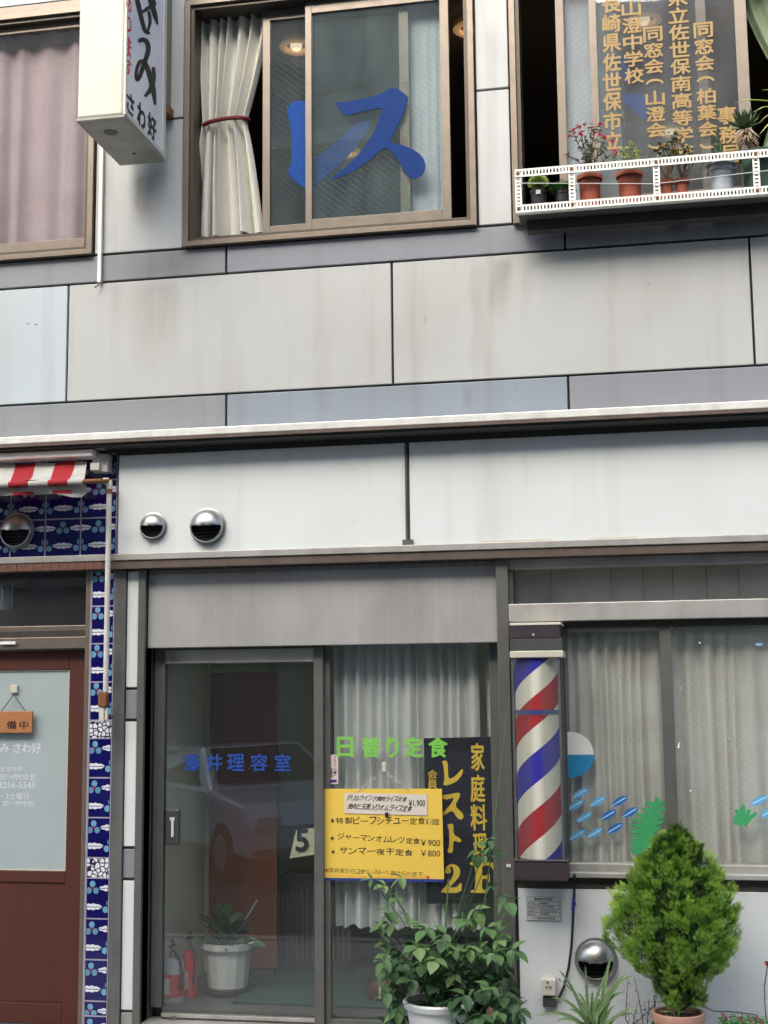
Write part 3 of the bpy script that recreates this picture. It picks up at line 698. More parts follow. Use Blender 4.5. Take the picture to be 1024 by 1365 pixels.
def board(px0, px1, Y, lab, ztop=5.95):
    a_, b_ = at(px0, 150, Y).x, at(px1, 150, Y).x
    t = thing('window_screen', lab, 'screen', ((a_ + b_) / 2, Y, Z_W + .08))
    part('sheet', drape(a_, b_, ztop, Z_W + .09, Y, 5, .003, seed=int(px0)), 'blind_white', t, smooth='open')
    part('edge_strip', bx(b_ - .004, b_ + .018, Y - .012, Y + .012, Z_W + .09, ztop) if px0 > 700 else bx(a_ - .02, a_ + .004, Y - .012, Y + .012, Z_W + .09, ztop), 'black', t)
    for k in range(5):
        z = Z_W + .3 + k * .33; xx = b_ if px0 > 700 else a_
        part('clip', bx(xx - .03, xx + .012, Y - .024, Y - .0125, z, z + .05), 'plastic_grey', t)
board(545, 592, .145, 'white screen standing behind the right edge of the blue lettered glass')
board(751, 829, .145, 'white screen standing behind the left edge of the gold lettered glass')
solo('cabinet', MB().box(-2.15, -1.35, 1.2, 1.6, 3.35, 4.62).box(-2.17, -1.33, 1.18, 1.62, 4.623, 4.65), 'plastic_grey', 'dim grey cabinet standing inside behind the tied curtain', 'cabinet', bev=.01)

# ================================================================== PROJECTING SIGN
SX0, SX1, SYF, SYB, SZB, SZT = -2.99, -2.71, -.74, -.10, 4.92, 6.45
sg = thing('projecting_sign', 'white box sign with brushed black and red lettering sticking out from the wall', 'sign', ((SX0 + SX1) / 2, (SYF + SYB) / 2, SZB))
part('cabinet', bx(SX0, SX1 - .012, SYF, SYB, SZB + .02, SZT), 'sign_body', sg, bev=.012)
part('base_plate', bx(SX0 - .004, SX1 + .002, SYF - .004, SYB + .002, SZB, SZB + .018), 'sign_base', sg, bev=.004)
part('drain_hole', MB().lathe((SX0 + .13, SYF + .17, SZB - .004), [(.0, 0), (.035, 0), (.04, .004)], 18), 'dark_grey', sg)
part('drain_hole', MB().lathe((SX0 + .15, SYF + .48, SZB - .004), [(.0, 0), (.010, 0), (.012, .004)], 12), 'rust', sg)
part('side_frame', MB().box(SX1 - .012, SX1 + .004, SYF + .002, SYF + .018, SZB + .02, SZT).box(SX1 - .012, SX1 + .004, SYB - .045, SYB, SZB + .02, SZT).box(SX1 - .012, SX1 + .004, SYF + .018, SYB - .045, SZB + .02, SZB + .05), 'sign_body', sg, bev=.002)
face = part('face', bx(SX1 - .011, SX1 - .001, SYF + .018, SYB - .045, SZB + .05, SZT), 'sign_white', sg)
part('mount_plate', bx(SX0 + .06, SX1 + .0, SYB + .003, -.003, at(228, 147, -.03).z, SZT), 'bronze', sg, bev=.004)
part('hanger', MB().box(SX1 - .05, SX1 + .02, SYB + .01, -.012, at(228, 150, -.03).z - .03, at(228, 150, -.03).z + .02), 'rust', sg)
PS = lambda x, y: atX(x / 3.413, y / 3.413, SX1 - .0008)
mb = MB()
N_ = (1, 0, 0)
ribbon(mb, [(630, 190), (648, 180), (668, 192), (674, 230), (655, 290), (634, 350), (622, 362), (620, 325), (636, 282), (660, 290), (680, 340), (697, 410), (706, 478)], [18, 21, 22, 22, 22, 20, 15, 15, 19, 23, 24, 25, 9], PS, N_)
ribbon(mb, [(697, 305), (698, 350), (688, 400), (658, 440)], [15, 22, 24, 12], PS, N_, lift=.0004)
ribbon(mb, [(612, -40), (630, 25), (645, 90), (660, 140), (682, 152)], [18, 22, 20, 18, 12], PS, N_)
ribbon(mb, [(640, 60), (672, 38), (700, 20), (690, -10)], [10, 18, 20, 16], PS, N_, lift=.0004)
ribbon(mb, [(675, -30), (690, 20), (705, 70), (716, 112)], [20, 24, 22, 6], PS, N_, lift=.0008)
ribbon(mb, [(668, 150), (682, 100), (676, 50)], [10, 15, 14], PS, N_, lift=.0010)
ribbon(mb, [(600, -60), (650, -90), (710, -70)], [20, 22, 20], PS, N_)
part('lettering', mb, 'ink_black', face)
def sign_glyph(ch, yf0, yf1, z0, z1, m_, bold=.02, shear=0.0):
    mb = MB(); text(mb, ch, (SX1 - .0008, yf0, z0), (0, yf1 - yf0, 0), (0, shear, z1 - z0), bold=bold, th=.0012); part('lettering', mb, m_, face, tri=True)
def PY(x, y): p = atX(x / 3.413, y / 3.413, SX1); return p.y, p.z
for ch, x0, y0, x1, y1 in (('さ', 577, 425, 612, 525), ('わ', 624, 470, 664, 588), ('好', 672, 520, 712, 636)):
    ya, za = PY(x0, (y0 + y1) / 2); yb, zb = PY(x1, (y0 + y1) / 2); _, zt_ = PY((x0 + x1) / 2, y0); _, zb_ = PY((x0 + x1) / 2, y1)
    sign_glyph(ch, ya, yb, zb_, zt_, 'ink_black', .06)
for ch, y0, y1 in (('あ', -40, 52), ('り', 68, 148), ('ま', 165, 260), ('す', 265, 345)):
    ya, _ = PY(574, (y0 + y1) / 2); yb, _ = PY(599, (y0 + y1) / 2); _, zt_ = PY(586, y0); _, zb_ = PY(586, y1)
    sign_glyph(ch, ya, yb, zb_, zt_, 'ink_red', .025)
# thin white conduit down the wall
c0 = at(133.5, 190, -.03); c1 = at(131.5, 376, -.03)
cd = thing('conduit', 'thin white conduit running down the wall below the projecting sign', 'pipe', (c1.x, -.03, c1.z))
part('tube', bx(c1.x - .012, c1.x + .012, -.028, -.003, c1.z, 6.5), 'white_paint', cd, bev=.004)
part('wire_end', MB().tube([c1 + Vector((0, .01, .01)), c1 + Vector((-.004, 0, -.02)), c1 + Vector((-.02, -.01, -.035))], .004, 6), 'rust', cd)

# ================================================================== PLANT RACK ON THE RIGHT WINDOW
RY = -.27
ra = at(686, 226, RY); rb_ = at(686, 284, RY)
z_hi, z_lo = ra.z, rb_.z; rx0, rx1 = ra.x, 1.75
BWD = .045
rk = thing('plant_rack', 'white slotted angle iron rack holding the flower pots below the upper right window', 'rack', (rx0, RY, z_lo))
def slotted(x0, x1, zt_, y, vertical=False):
    mb = MB(); hgt = BWD
    if not vertical:
        mb.box(x0, x1, y, y + .003, zt_ - .011, zt_); mb.box(x0, x1, y, y + .003, zt_ - hgt, zt_ - hgt + .011)
        p = .0185; n_ = int((x1 - x0) / p)
        for i in range(n_ + 1):
            xx = x0 + i * p; mb.box(xx, min(xx + .0095, x1), y + .0004, y + .0026, zt_ - hgt + .011, zt_ - .011)
    return mb
def slotted_v(xc, z0, z1, y):
    mb = MB(); w_ = .036; x0 = xc - w_ / 2; x1 = xc + w_ / 2
    mb.box(x0, x0 + .009, y, y + .003, z0, z1); mb.box(x1 - .009, x1, y, y + .003, z0, z1)
    p = .021; n_ = int((z1 - z0) / p)
    for i in range(n_ + 1):
        zz = z0 + i * p; mb.box(x0 + .009, x1 - .009, y + .0004, y + .0026, zz, min(zz + .012, z1))
    return mb
part('rail', slotted(rx0, rx1, z_hi, RY), 'white_rack', rk)
part('rail', slotted(rx0, rx1, z_lo + BWD, RY), 'white_rack', rk)
part('rail_flange', bx(rx0, rx1, RY + .0032, RY + .04, z_hi - .003, z_hi), 'white_rack', rk)
part('rail_flange', bx(rx0, rx1, RY + .0032, RY + .04, z_lo, z_lo + .003), 'white_rack', rk)
posts = [at(691, 255, RY).x, at(762.5, 245, RY).x, at(875, 230, RY).x, at(1008, 218, RY).x, 1.45]
for x in posts:
    part('post', slotted_v(x, z_lo + .01, z_hi - .01, RY + .005 if x != posts[0] else RY + .005), 'white_rack', rk)
    for zz in (z_lo + .024, z_hi - .022):
        part('bolt', MB().tube([(x, RY - .006, zz), (x, RY + .008, zz)], .009, 10), 'rust', rk)
part('shelf_board', bx(rx0 + .01, rx1, RY + .012, -.05, z_lo + .006, z_lo + .018), 'dark_grey', rk)
part('under_beam', bx(rx0 + .05, rx1, -.12, -.045, z_lo - .055, z_lo + .004), 'soffit_dark', rk)
for x in (rx0 + .005, 1.45): part('end_arm', MB().box(x, x + .02, RY + .01, -.03, z_lo + .0185, z_lo + .024).box(x, x + .02, RY + .01, -.03, z_hi - .016, z_hi - .0035), 'white_rack', rk)
part('wire', MB().tube([(rx0 + .02, RY - .004, at(700, 244, RY).z), (posts[2], RY - .004, at(875, 243, RY).z - .01), (rx1, RY - .004, z_lo + .17)], .0022, 5), 'plate_white', rk)

# plants ----------------------------------------------------------------------
def leafmesh(mb, M4, l, w_, mi=0, fold=.25, droop=.2, seg=4):
    """ovate leaf lying along +X with a folded midrib, in the frame M4"""
    o = len(mb.v); rows = []
    for i in range(seg + 1):
        t = i / seg; hw = w_ / 2 * (math.sin(math.pi * min(1, t * .94 + .06) ** .8)) if 0 < i < seg else 0
        z = -droop * l * t * t
        if hw == 0: rows.append([len(mb.v)]); mb.v.append(tuple(M4 @ Vector((l * t, 0, z))))
        else:
            rows.append([len(mb.v), len(mb.v) + 1, len(mb.v) + 2])
            mb.v += [tuple(M4 @ Vector((l * t, hw, z + fold * hw))), tuple(M4 @ Vector((l * t, 0, z))), tuple(M4 @ Vector((l * t, -hw, z + fold * hw)))]
    for i in range(seg):
        a, b = rows[i], rows[i + 1]
        if len(a) == 1 and len(b) == 3: mb.f += [(a[0], b[1], b[0]), (a[0], b[2], b[1])]; mb.m += [mi, mi]
        elif len(b) == 1 and len(a) == 3: mb.f += [(a[0], a[1], b[0]), (a[1], a[2], b[0])]; mb.m += [mi, mi]
        else: mb.f += [(a[0], a[1], b[1], b[0]), (a[1], a[2], b[2], b[1])]; mb.m += [mi, mi]
def frame(p, d, roll=0.0, up=None):
    d = Vector(d).normalized(); upv = Vector(up or (0, 0, 1)); s_ = upv.cross(d)
    if s_.length < 1e-3: s_ = Vector((0, 1, 0)).cross(d)
    s_.normalize(); u = d.cross(s_)
    R = Matrix((d, s_, u)).transposed().to_4x4(); return Matrix.Translation(Vector(p)) @ R @ Matrix.Rotation(roll, 4, 'X')
def strap(mb, pts, ws, mi=0, fold=.3, nrm=None):           # long curved tapering leaf
    pts = [Vector(p) for p in pts]; o = len(mb.v)
    for i, p in enumerate(pts):
        t = (pts[min(i + 1, len(pts) - 1)] - pts[max(i - 1, 0)]).normalized(); s_ = t.cross(Vector(nrm or (0, -1, .4))); s_ = s_.normalized() if s_.length > 1e-4 else t.orthogonal()
        u = s_.cross(t); h = ws[i] / 2
        mb.v += [tuple(p + s_ * h + u * h * fold), tuple(p - u * h * fold), tuple(p - s_ * h + u * h * fold), tuple(p + u * h * fold * .2)]
    for i in range(len(pts) - 1):
        a, b = o + i * 4, o + i * 4 + 4
        for k in range(4): mb.f.append((a + k, a + (k + 1) % 4, b + (k + 1) % 4, b + k)); mb.m.append(mi)
rnd = random.Random(11)
def pot(parent, c, rt, rb, h, m_, rim=.012, rimh=.03, soil=True, name='pot'):
    prof = [(0, 0), (rb, 0), (rb + (rt - rb) * .8, h - rimh), (rt + rim, h - rimh), (rt + rim * 1.2, h), (rt - .004, h), (rt - .008, h - .02), (rb * .5 + rt * .4, h - .03)]
    part(name, MB().lathe(c, prof, 32), m_, parent, smooth=True)
    if soil: part('soil', MB().lathe((c[0], c[1], c[2] + h - .022), [(0, .006), (rt * .5, .004), (rt - .01, -.002)], 20), 'soil', parent)
def scale_at(px, py, Y): return (at(px + 10, py, Y) - at(px - 10, py, Y)).x / 20
SHELF = z_lo + .018
def rack_plant(name, label, px, wtop, wbot, pytop, Y, potm, cat='potted plant', base=SHELF, rim=.008):
    c = at(px, pytop, Y); s_ = scale_at(px, pytop, Y)
    t = thing(name, label, cat, (c.x, Y, base), 'pots on the white window rack')
    pot(t, (c.x, Y, base), wtop * s_ / 2 - rim, wbot * s_ / 2, c.z - base, potm, rim=rim, rimh=.022)
    return t, Vector((c.x, Y, c.z)), s_
# 1 moss ball
t, c, s_ = rack_plant('potted_plant', 'round lime green grass tuft in a black pot with white tag, leftmost on rack', 718, 22, 17, 254, -.16, 'plastic_black', rim=.003)
mb = MB()
for i in range(1500):
    v = Vector((rnd.gauss(0, 1), rnd.gauss(0, 1), rnd.gauss(.25, 1))).normalized()
    if v.z < -.3: continue
    p = c + Vector((v.x * .040, v.y * .040, v.z * .036 + .036)); d = (v + Vector((0, 0, .35)) + Vector((rnd.gauss(0, .2), rnd.gauss(0, .2), 0))).normalized()
    strap(mb, [p, p + d * .011, p + d * rnd.uniform(.014, .026)], [.0024, .0018, .0004])
part('foliage', mb, 'leaf_grassball', t, kind='stuff')
part('tag', bx(c.x - .012, c.x + .014, -.16 - .049, -.16 - .0475, c.z - .038, c.z - .014), 'plate_white', t)
# 2 parsley
t, c, s_ = rack_plant('potted_plant', 'low curly green herb in a black pot beside the lime tuft', 750, 22, 18, 255, -.15, 'plastic_black', rim=.003)
mb = MB()
for i in range(520):
    q = rnd.uniform(0, 6.28); rr = rnd.random() ** .5 * .066; p = c + Vector((rr * math.cos(q), rr * math.sin(q) * .8, .006 + rnd.random() * .05 * (1 - rr / .08) + rnd.uniform(-.01, .012)))
    leafmesh(mb, frame(p, (math.cos(q) + rnd.gauss(0, .5), math.sin(q) + rnd.gauss(0, .5), rnd.uniform(0, .8)), rnd.uniform(-1, 1)), .018, .013, seg=3)
part('foliage', mb, 'leaf_parsley', t, kind='stuff')
# 3 fuchsia
t, c, s_ = rack_plant('flowering_plant', 'tall fuchsia with crimson flowers in a terracotta pot', 786, 34, 25, 236, -.13, 'terracotta')
part('saucer', MB().lathe((c.x + .0, -.13, SHELF), [(.0, 0), (.07, 0), (.088, .016), (.084, .016), (.068, .004), (0, .004)], 28), 'plastic_black', t, smooth=True)
st = MB(); lf = MB(); fl = MB()
tops = [(760, 172), (770, 165), (778, 178), (790, 160), (800, 172), (808, 190), (816, 185), (752, 205), (822, 205), (785, 190), (795, 165), (775, 195)]
for (tx, ty) in tops:
    e_ = at(tx, ty, -.13 + rnd.uniform(-.06, .06)); mid = c.lerp(e_, .5) + Vector(((e_.x - c.x) * -.18, rnd.uniform(-.02, .02), .03))
    pts = []
    for k in range(9):
        u = k / 8; pts.append((1 - u) ** 2 * c + 2 * u * (1 - u) * mid + u * u * e_)
    st.tube(pts, [.0035 - .0003 * k for k in range(9)], 5)
    for k in range(26):
        u = rnd.uniform(.12, .97); i = int(u * 8); p = pts[i].lerp(pts[min(i + 1, 8)], u * 8 - i)
        leafmesh(lf, frame(p, (rnd.gauss(0, 1), rnd.gauss(0, .8), rnd.uniform(-.3, .7)), rnd.uniform(-.8, .8)), rnd.uniform(.02, .034), .012, mi=0, seg=3)
part('stems', st, 'bark', t); part('foliage', lf, 'leaf_grey', t, kind='stuff')
part('cane', MB().tube([c, at(793, 158, -.12)], .0035, 6), 'leaf_dry', t)
for (fx, fy, r_) in ((767, 172, 1.2), (774, 176, 1.4), (772, 168, 1), (787, 170, 1.3), (790, 177, 1.2), (801, 164, 1), (760, 180, .9), (806, 182, 1), (816, 188, .8), (755, 206, .7), (818, 200, 1.1), (821, 205, .9), (779, 165, .8), (800, 178, .8)):
    p = at(fx, fy, -.14 + rnd.uniform(-.05, .03)); m_ = MB()
    for k in range(9):
        q = rnd.uniform(0, 6.28); d = Vector((math.cos(q), math.sin(q) * .7, rnd.uniform(-1.2, .5)))
        leafmesh(m_, frame(p, d, rnd.uniform(-1, 1)), .021 * r_, .009 * r_, seg=3)
    part('flower', m_, 'petal_red', t)
# 4 lime stems
t, c, s_ = rack_plant('potted_plant', 'bushy plant with pale lime leaves in a terracotta pot', 839, 36, 27, 232, -.13, 'terracotta')
part('saucer', MB().lathe((c.x, -.13, SHELF), [(.0, 0), (.06, 0), (.078, .012), (.074, .012), (.058, .004), (0, .004)], 28), 'plastic_black', t, smooth=True)
st = MB(); lf = MB()
for (tx, ty) in ((833, 200), (842, 192), (845, 203), (826, 205), (852, 212), (818, 214), (858, 216), (836, 210), (822, 222), (850, 205)):
    e_ = at(tx, ty, -.13 + rnd.uniform(-.05, .05)); b_ = c + Vector((rnd.uniform(-.03, .03), rnd.uniform(-.02, .02), 0)); st.tube([b_, b_.lerp(e_, .5) + Vector((0, 0, .01)), e_], [.004, .003, .002], 5)
    for k in range(16):
        p = e_ + Vector((rnd.gauss(0, .009), rnd.gauss(0, .009), rnd.gauss(-.006, .012))); leafmesh(lf, frame(p, (rnd.gauss(0, 1), rnd.gauss(0, 1), rnd.uniform(-.2, 1)), rnd.uniform(-1, 1)), .02, .013, seg=3)
part('stems', st, 'leaf_grey', t); part('foliage', lf, 'leaf_lime', t, kind='stuff')
# 5 6 jade plants
def jade(px, pytop, tops, label, w_):
    t, c, s_ = rack_plant('succulent', label, px, w_, w_ * .75, pytop, -.14, 'terracotta')
    st = MB(); lf = MB()
    for (tx, ty) in tops:
        e_ = at(tx, ty, -.14 + rnd.uniform(-.05, .04)); b_ = c + Vector((rnd.uniform(-.012, .012), rnd.uniform(-.01, .01), -.01)); md = b_.lerp(e_, .55) + Vector(((e_.x - b_.x) * .12, 0, -.01))
        st.tube([b_, md, e_], [.0055, .0045, .003], 6)
        for k in range(13):
            p = e_ + Vector((rnd.gauss(0, .012), rnd.gauss(0, .012), rnd.gauss(0, .01))); leafmesh(lf, frame(p, (rnd.gauss(0, 1), rnd.gauss(0, 1), rnd.uniform(-.1, 1)), rnd.uniform(-1, 1)), .024, .017, mi=1 if rnd.random() < .18 else 0, seg=3, droop=.05)
    part('stems', st, 'bark', t); part('foliage', lf, ['leaf_jade', 'leaf_jade_red'], t, kind='stuff')
    return c
c5 = jade(889, 241, [(878, 203), (884, 195), (890, 200), (896, 192), (900, 204), (880, 212), (893, 210)], 'small jade plant in the left of two terracotta pots sharing a pale saucer', 18)
c6 = jade(909, 240, [(898, 180), (903, 186), (912, 202), (922, 208), (905, 212), (914, 218), (925, 215), (918, 200), (899, 205)], 'taller jade plant in the right of two terracotta pots sharing a pale saucer', 20)
solo('saucer', MB().lathe(((c5.x + c6.x) / 2, -.14, SHELF - .0), [(.0, 0), (.08, 0), (.11, .014), (.106, .014), (.078, .003), (0, .003)], 28), 'plastic_grey', 'pale saucer under the two jade plant pots', 'saucer', smooth=True)
# 7 sedum in a pale bucket
t, c, s_ = rack_plant('potted_plant', 'upright green sedum in a ribbed pale grey bucket', 961, 36, 30, 217, -.14, 'plastic_grey', rim=.004)
for k in range(2): part('rib', MB().lathe((c.x, -.14, c.z - .02 - .035 * k), [(.073, -.003), (.078, 0), (.073, .003)], 28), 'plastic_grey', t, smooth=True)
part('saucer', MB().lathe((c.x, -.14, SHELF), [(.0, 0), (.09, 0), (.115, .016), (.11, .016), (.088, .004), (0, .004)], 28), 'plastic_blue', t, smooth=True)
lf = MB(); st = MB()
for (tx, ty, hh) in ((955, 175, 1), (950, 190, .8), (961, 188, .8)):
    e_ = at(tx, ty, -.14); b_ = c + Vector((rnd.uniform(-.01, .01), 0, -.01)); st.tube([b_, e_], .004, 6)
    for k in range(60):
        u = rnd.uniform(.1, 1); p = b_.lerp(e_, u); q = k * 2.4; leafmesh(lf, frame(p, (math.cos(q), math.sin(q), .7), 0), .022 * (1.2 - .5 * u), .008, seg=3, droop=0)
part('stems', st, 'leaf_grey', t); part('foliage', lf, 'leaf_sedum', t, kind='stuff')
mb = MB()
for k in range(14):
    p = c + Vector((-.07 + rnd.gauss(0, .012), -.065, .01)); pts = [p, p + Vector((rnd.gauss(0, .008), -.012, -.03)), p + Vector((rnd.gauss(-.005, .012), -.008, -rnd.uniform(.05, .1)))]
    strap(mb, pts, [.004, .003, .001])
part('trailing_stems', mb, 'leaf_grey', t, kind='stuff')
# 8 agave in a green pot
t, c, s_ = rack_plant('potted_plant', 'spiky dark green agave with dry brown skirt in a dark green pot', 1012, 54, 42, 206, -.12, 'pot_green')
part('stem', MB().tube([c + Vector((0, 0, -.01)), at(997, 190, -.13), at(992, 172, -.13)], [.02, .018, .012], 10), 'bark', t, smooth=True)
ctr = at(992, 170, -.14)
for k in range(26):
    q = k * 2.399; el = .2 + 1.15 * (k / 26); d = Vector((math.cos(q) * math.cos(el), math.sin(q) * math.cos(el), math.sin(el))); l = rnd.uniform(.085, .12)
    m_ = MB(); strap(m_, [ctr, ctr + d * l * .4, ctr + d * l * .75 + Vector((0, 0, .004)), ctr + d * l + Vector((0, 0, .012))], [.018, .026, .017, .001], fold=.35, nrm=(d.x, d.y, -1.5))
    part('leaf', m_, 'leaf_agave', t)
mb = MB()
for k in range(46):
    q = rnd.uniform(0, 6.28); p = ctr + Vector((rnd.uniform(0, .02), 0, -rnd.uniform(.01, .08))); d = Vector((math.cos(q), math.sin(q), -.4)); l = rnd.uniform(.04, .085)
    strap(mb, [p, p + d * l * .5 + Vector((0, 0, .01)), p + d * l + Vector((0, 0, -.012))], [.01, .012, .001])
part('dry_leaves', mb, 'leaf_dry', t, kind='stuff')
# 9 dracaena reaching from the right
t, c, s_ = rack_plant('potted_plant', 'long arching strap leaves of a plant at the right edge of the rack', 1085, 44, 34, 200, -.12, 'terracotta')
part('stem', MB().tube([c, c + Vector((-.02, 0, .12)), c + Vector((-.06, 0, .2))], [.014, .012, .01], 8), 'bark', t, smooth=True)
b_ = c + Vector((-.06, 0, .2))
for (tx, ty, w_) in ((978, 137, .016), (1003, 150, .013), (1015, 120, .016), (1010, 165, .014), (1030, 105, .016), (1055, 95, .016), (1090, 90, .016), (1120, 110, .016), (1150, 140, .016), (1012, 180, .012), (1140, 175, .014)):
    e_ = at(tx, ty, -.16 + rnd.uniform(-.06, .04)); m_ = MB(); md = b_.lerp(e_, .5) + Vector((0, 0, .05))
    strap(m_, [b_, b_.lerp(md, .5) + Vector((0, 0, .012)), md, md.lerp(e_, .55) + Vector((0, 0, .012)), e_], [w_ * .7, w_ * 1.1, w_ * 1.2, w_, .001], nrm=(0, -.6, 1))
    part('leaf', m_, 'leaf_lime', t)

# ================================================================== BAR SHOPFRONT (left)
bar = thing('bar_shopfront', 'blue tiled bar front with brown wooden door under a striped awning', 'shopfront', (-3.9, .1, GZ))
# clipped tile meshes -------------------------------------------------------
def clip(poly, x0, x1, z0, z1):
    for (ax, lim, sgn) in ((0, x0, 1), (0, x1, -1), (1, z0, 1), (1, z1, -1)):
        out = []
        for i in range(len(poly)):
            a, b = poly[i], poly[(i + 1) % len(poly)]; ia, ib = sgn * (a[ax] - lim) >= 0, sgn * (b[ax] - lim) >= 0
            if ia: out.append(a)
            if ia != ib:
                t = (lim - a[ax]) / (b[ax] - a[ax]); out.append((a[0] + (b[0] - a[0]) * t, a[1] + (b[1] - a[1]) * t))
        poly = out
        if len(poly) < 3: return None
    return poly
def circ(cx, cz, r, n=12): return [(cx + r * math.cos(2 * math.pi * k / n), cz + r * math.sin(2 * math.pi * k / n)) for k in range(n)]
def lips(cx, cz, w_=.60, h=.14):
    up, dn = [], []
    for k in range(17):
        t = k / 16; x = cx + (t - .5) * w_; e_ = math.sin(math.pi * t) ** .6 * h / 2 * (1 + .16 * math.sin(t * 25)); up.append((x, cz + e_ + .012)); dn.append((x, cz - e_ - .006))
    mid = [(cx + (k / 16 - .5) * w_ * .9, cz + .008 * math.sin(k * 1.57)) for k in range(17)]
    return [(p, 1) for p in ([up + mid[::-1]][0], [mid + dn[::-1]][0])] if False else [(up[:] + [(x, z + .006) for x, z in mid[::-1]], 1), ([(x, z - .012) for x, z in mid] + dn[::-1], 1)]
def flower(cx, cz):
    r = .085; return [(circ(cx, cz + .105, r), 2), (circ(cx - .105, cz - .065, r), 2), (circ(cx + .105, cz - .065, r), 2), ([(cx - .05, cz - .04), (cx, cz - .005), (cx + .05, cz - .04), (cx + .012, cz + .02), (cx, cz + .075), (cx - .012, cz + .02)], 3), (circ(cx, cz, .03, 8), 3)]
MOTIF = lips(0, .76) + lips(1, .76) + flower(.5, .76) + lips(.5, .28) + flower(0, .28) + flower(1, .28)
def tile_mb(X0, X1, Z0, Z1, u0, u1, v0, v1, Yt):
    """tile spanning world X0..X1, Z0..Z1 showing the part u0..u1, v0..v1 of the printed pattern"""
    mb = MB(); mb.box(X0, X1, Yt, Yt + .008, Z0, Z1, 0)
    k = 0
    for poly, mi in MOTIF:
        # lips outlines are split in quads strips so that clipping stays safe
        q = clip(poly, u0 + .012, u1 - .012, v0 + .012, v1 - .012)
        if not q: continue
        k += 1; yy = Yt - .0004 - .00006 * (k if mi == 3 else 1)
        pts = [(X0 + (a - u0) / (u1 - u0) * (X1 - X0), yy, Z0 + (b - v0) / (v1 - v0) * (Z1 - Z0)) for a, b in q]
        mb.add(pts, [tuple(range(len(pts)))], mi)
    return mb
YT = -.012
TM = ['tile_navy', 'tile_white', 'tile_sky', 'tile_red']
def tile(X0, X1, Z0, Z1, u0=0., u1=1., v0=0., v1=1.):
    g_ = .0042; part('tile', tile_mb(X0 + g_, X1 - g_, Z0 + g_, Z1 - g_, u0, u1, v0, v1, YT), TM, bar, tri=True)
TW = at(109, 690).x - at(62, 693).x
tx0 = at(15.5, 695).x; tz = at(62, 693).z; th_ = tz - at(62, 743).z
tzb = FZ0 - .002
TR = at(158, 670).x          # right edge of the tiled face
part('grout_bed', bx(XL, TR, YT + .0012, .02, FZ0 - .003, Z_C - .09), 'grout', bar)
rows = [(tzb, tz, 1 - (tz - tzb) / th_, 1.)] + [(tz + k * th_, min(tz + (k + 1) * th_, Z_C - .092), 0., min(1., (Z_C - .092 - tz - k * th_) / th_)) for k in range(3)]
for (z0, z1, v0, v1) in rows:
    if z1 - z0 < .01: continue
    for i in range(-7, 5):
        a_ = tx0 + i * TW; b_ = a_ + TW
        if a_ >= TR: continue
        u1 = 1.; 
        if b_ > TR: u1 = (TR - a_) / TW; b_ = TR
        if b_ < -4.4: continue
        tile(a_, b_, z0, z1, 0., u1, v0, v1)
# column of tiles
CX0, CX1 = at(121.5, 900).x, at(151.5, 900).x
part('grout_bed', bx(CX0 - .008, CX1 + .001, YT + .0012, .02, GZ, FZ0 - .09), 'grout', bar)
part('edge_bead', bx(CX0 - .007, CX0 - .001, YT - .002, YT + .006, GZ, FZ0 - .09), 'grout', bar)
zj = [FZ0 - .09, at(135, 808).z, at(135, 858).z, at(135, 909).z, at(135, 960).z]
for k in range(4):
    h_ = zj[k] - zj[k + 1]; tile(CX0, CX1, zj[k + 1], zj[k], .33, .33 + .64, 0., min(1., h_ / th_ / 1.03))
def band(z1, z0): part('border_tile', bx(CX0 + .003, CX1 - .003, YT, YT + .008, z0 + .003, z1 - .003), 'ornament', bar)
zb1, zb0 = at(135, 961).z, at(135, 984).z; band(zb1, zb0)
z = zb0; z3 = at(132, 1143).z
for k in range(3): tile(CX0, CX1, z - (zb0 - z3) / 3, z, .33, .97); z -= (zb0 - z3) / 3
zz0 = at(132, 1170).z; band(z3, zz0); z = zz0
for k in range(5):
    h_ = (at(132, 1170).z - at(132, 1334).z) / 3
    if k == 3: tile(CX0, CX1, z - h_ * .36, z, .33, .97, .64, 1.); z -= h_ * .36; continue
    zn = max(z - h_, GZ + .01)
    if k < 3 or z - zn > .05: tile(CX0, CX1, zn, z, .33, .97, 0. if zn > GZ + .02 else 1 - (z - zn) / h_, 1.)
    z = zn
# brick coloured header strip under the tiles, broken in pieces
for i in range(12):
    a_ = at(0 + i * 11.4, 752, -.078).x; b_ = at(10.7 + i * 11.4, 752, -.078).x
    part('brick', bx(a_, b_, -.079, -.0755, FZ0 - .086, FZ0 - .044), 'brick_brown', bar)
# bar door: frame, transom with lantern, door leaf
YD = .06
fx = at(113, 900, .0).x; fx2 = CX0 - .009
zt_tr = FZ0 - .09
part('frame', MB().box(fx, fx2, -.005, .14, GZ, zt_tr).box(-4.6, fx, .02, .13, at(60, 848).z, at(60, 834).z).box(-4.6, fx, -.003, .13, at(60, 865).z, at(60, 849.5).z), 'bronze', bar, bev=.003)
part('frame_rib', bx(-4.6, fx, .004, .02, at(60, 853).z, at(60, 841).z), 'bronze_dark', bar)
part('door_closer', bx(at(2, 857).x, at(23, 857).x, -.022, -.0035, at(10, 859.5).z, at(10, 855.5).z), 'white_paint', bar, bev=.003)
part('transom_pane', bx(-4.6, fx, .07, .076, at(60, 833).z, zt_tr), 'glass_clear', bar)
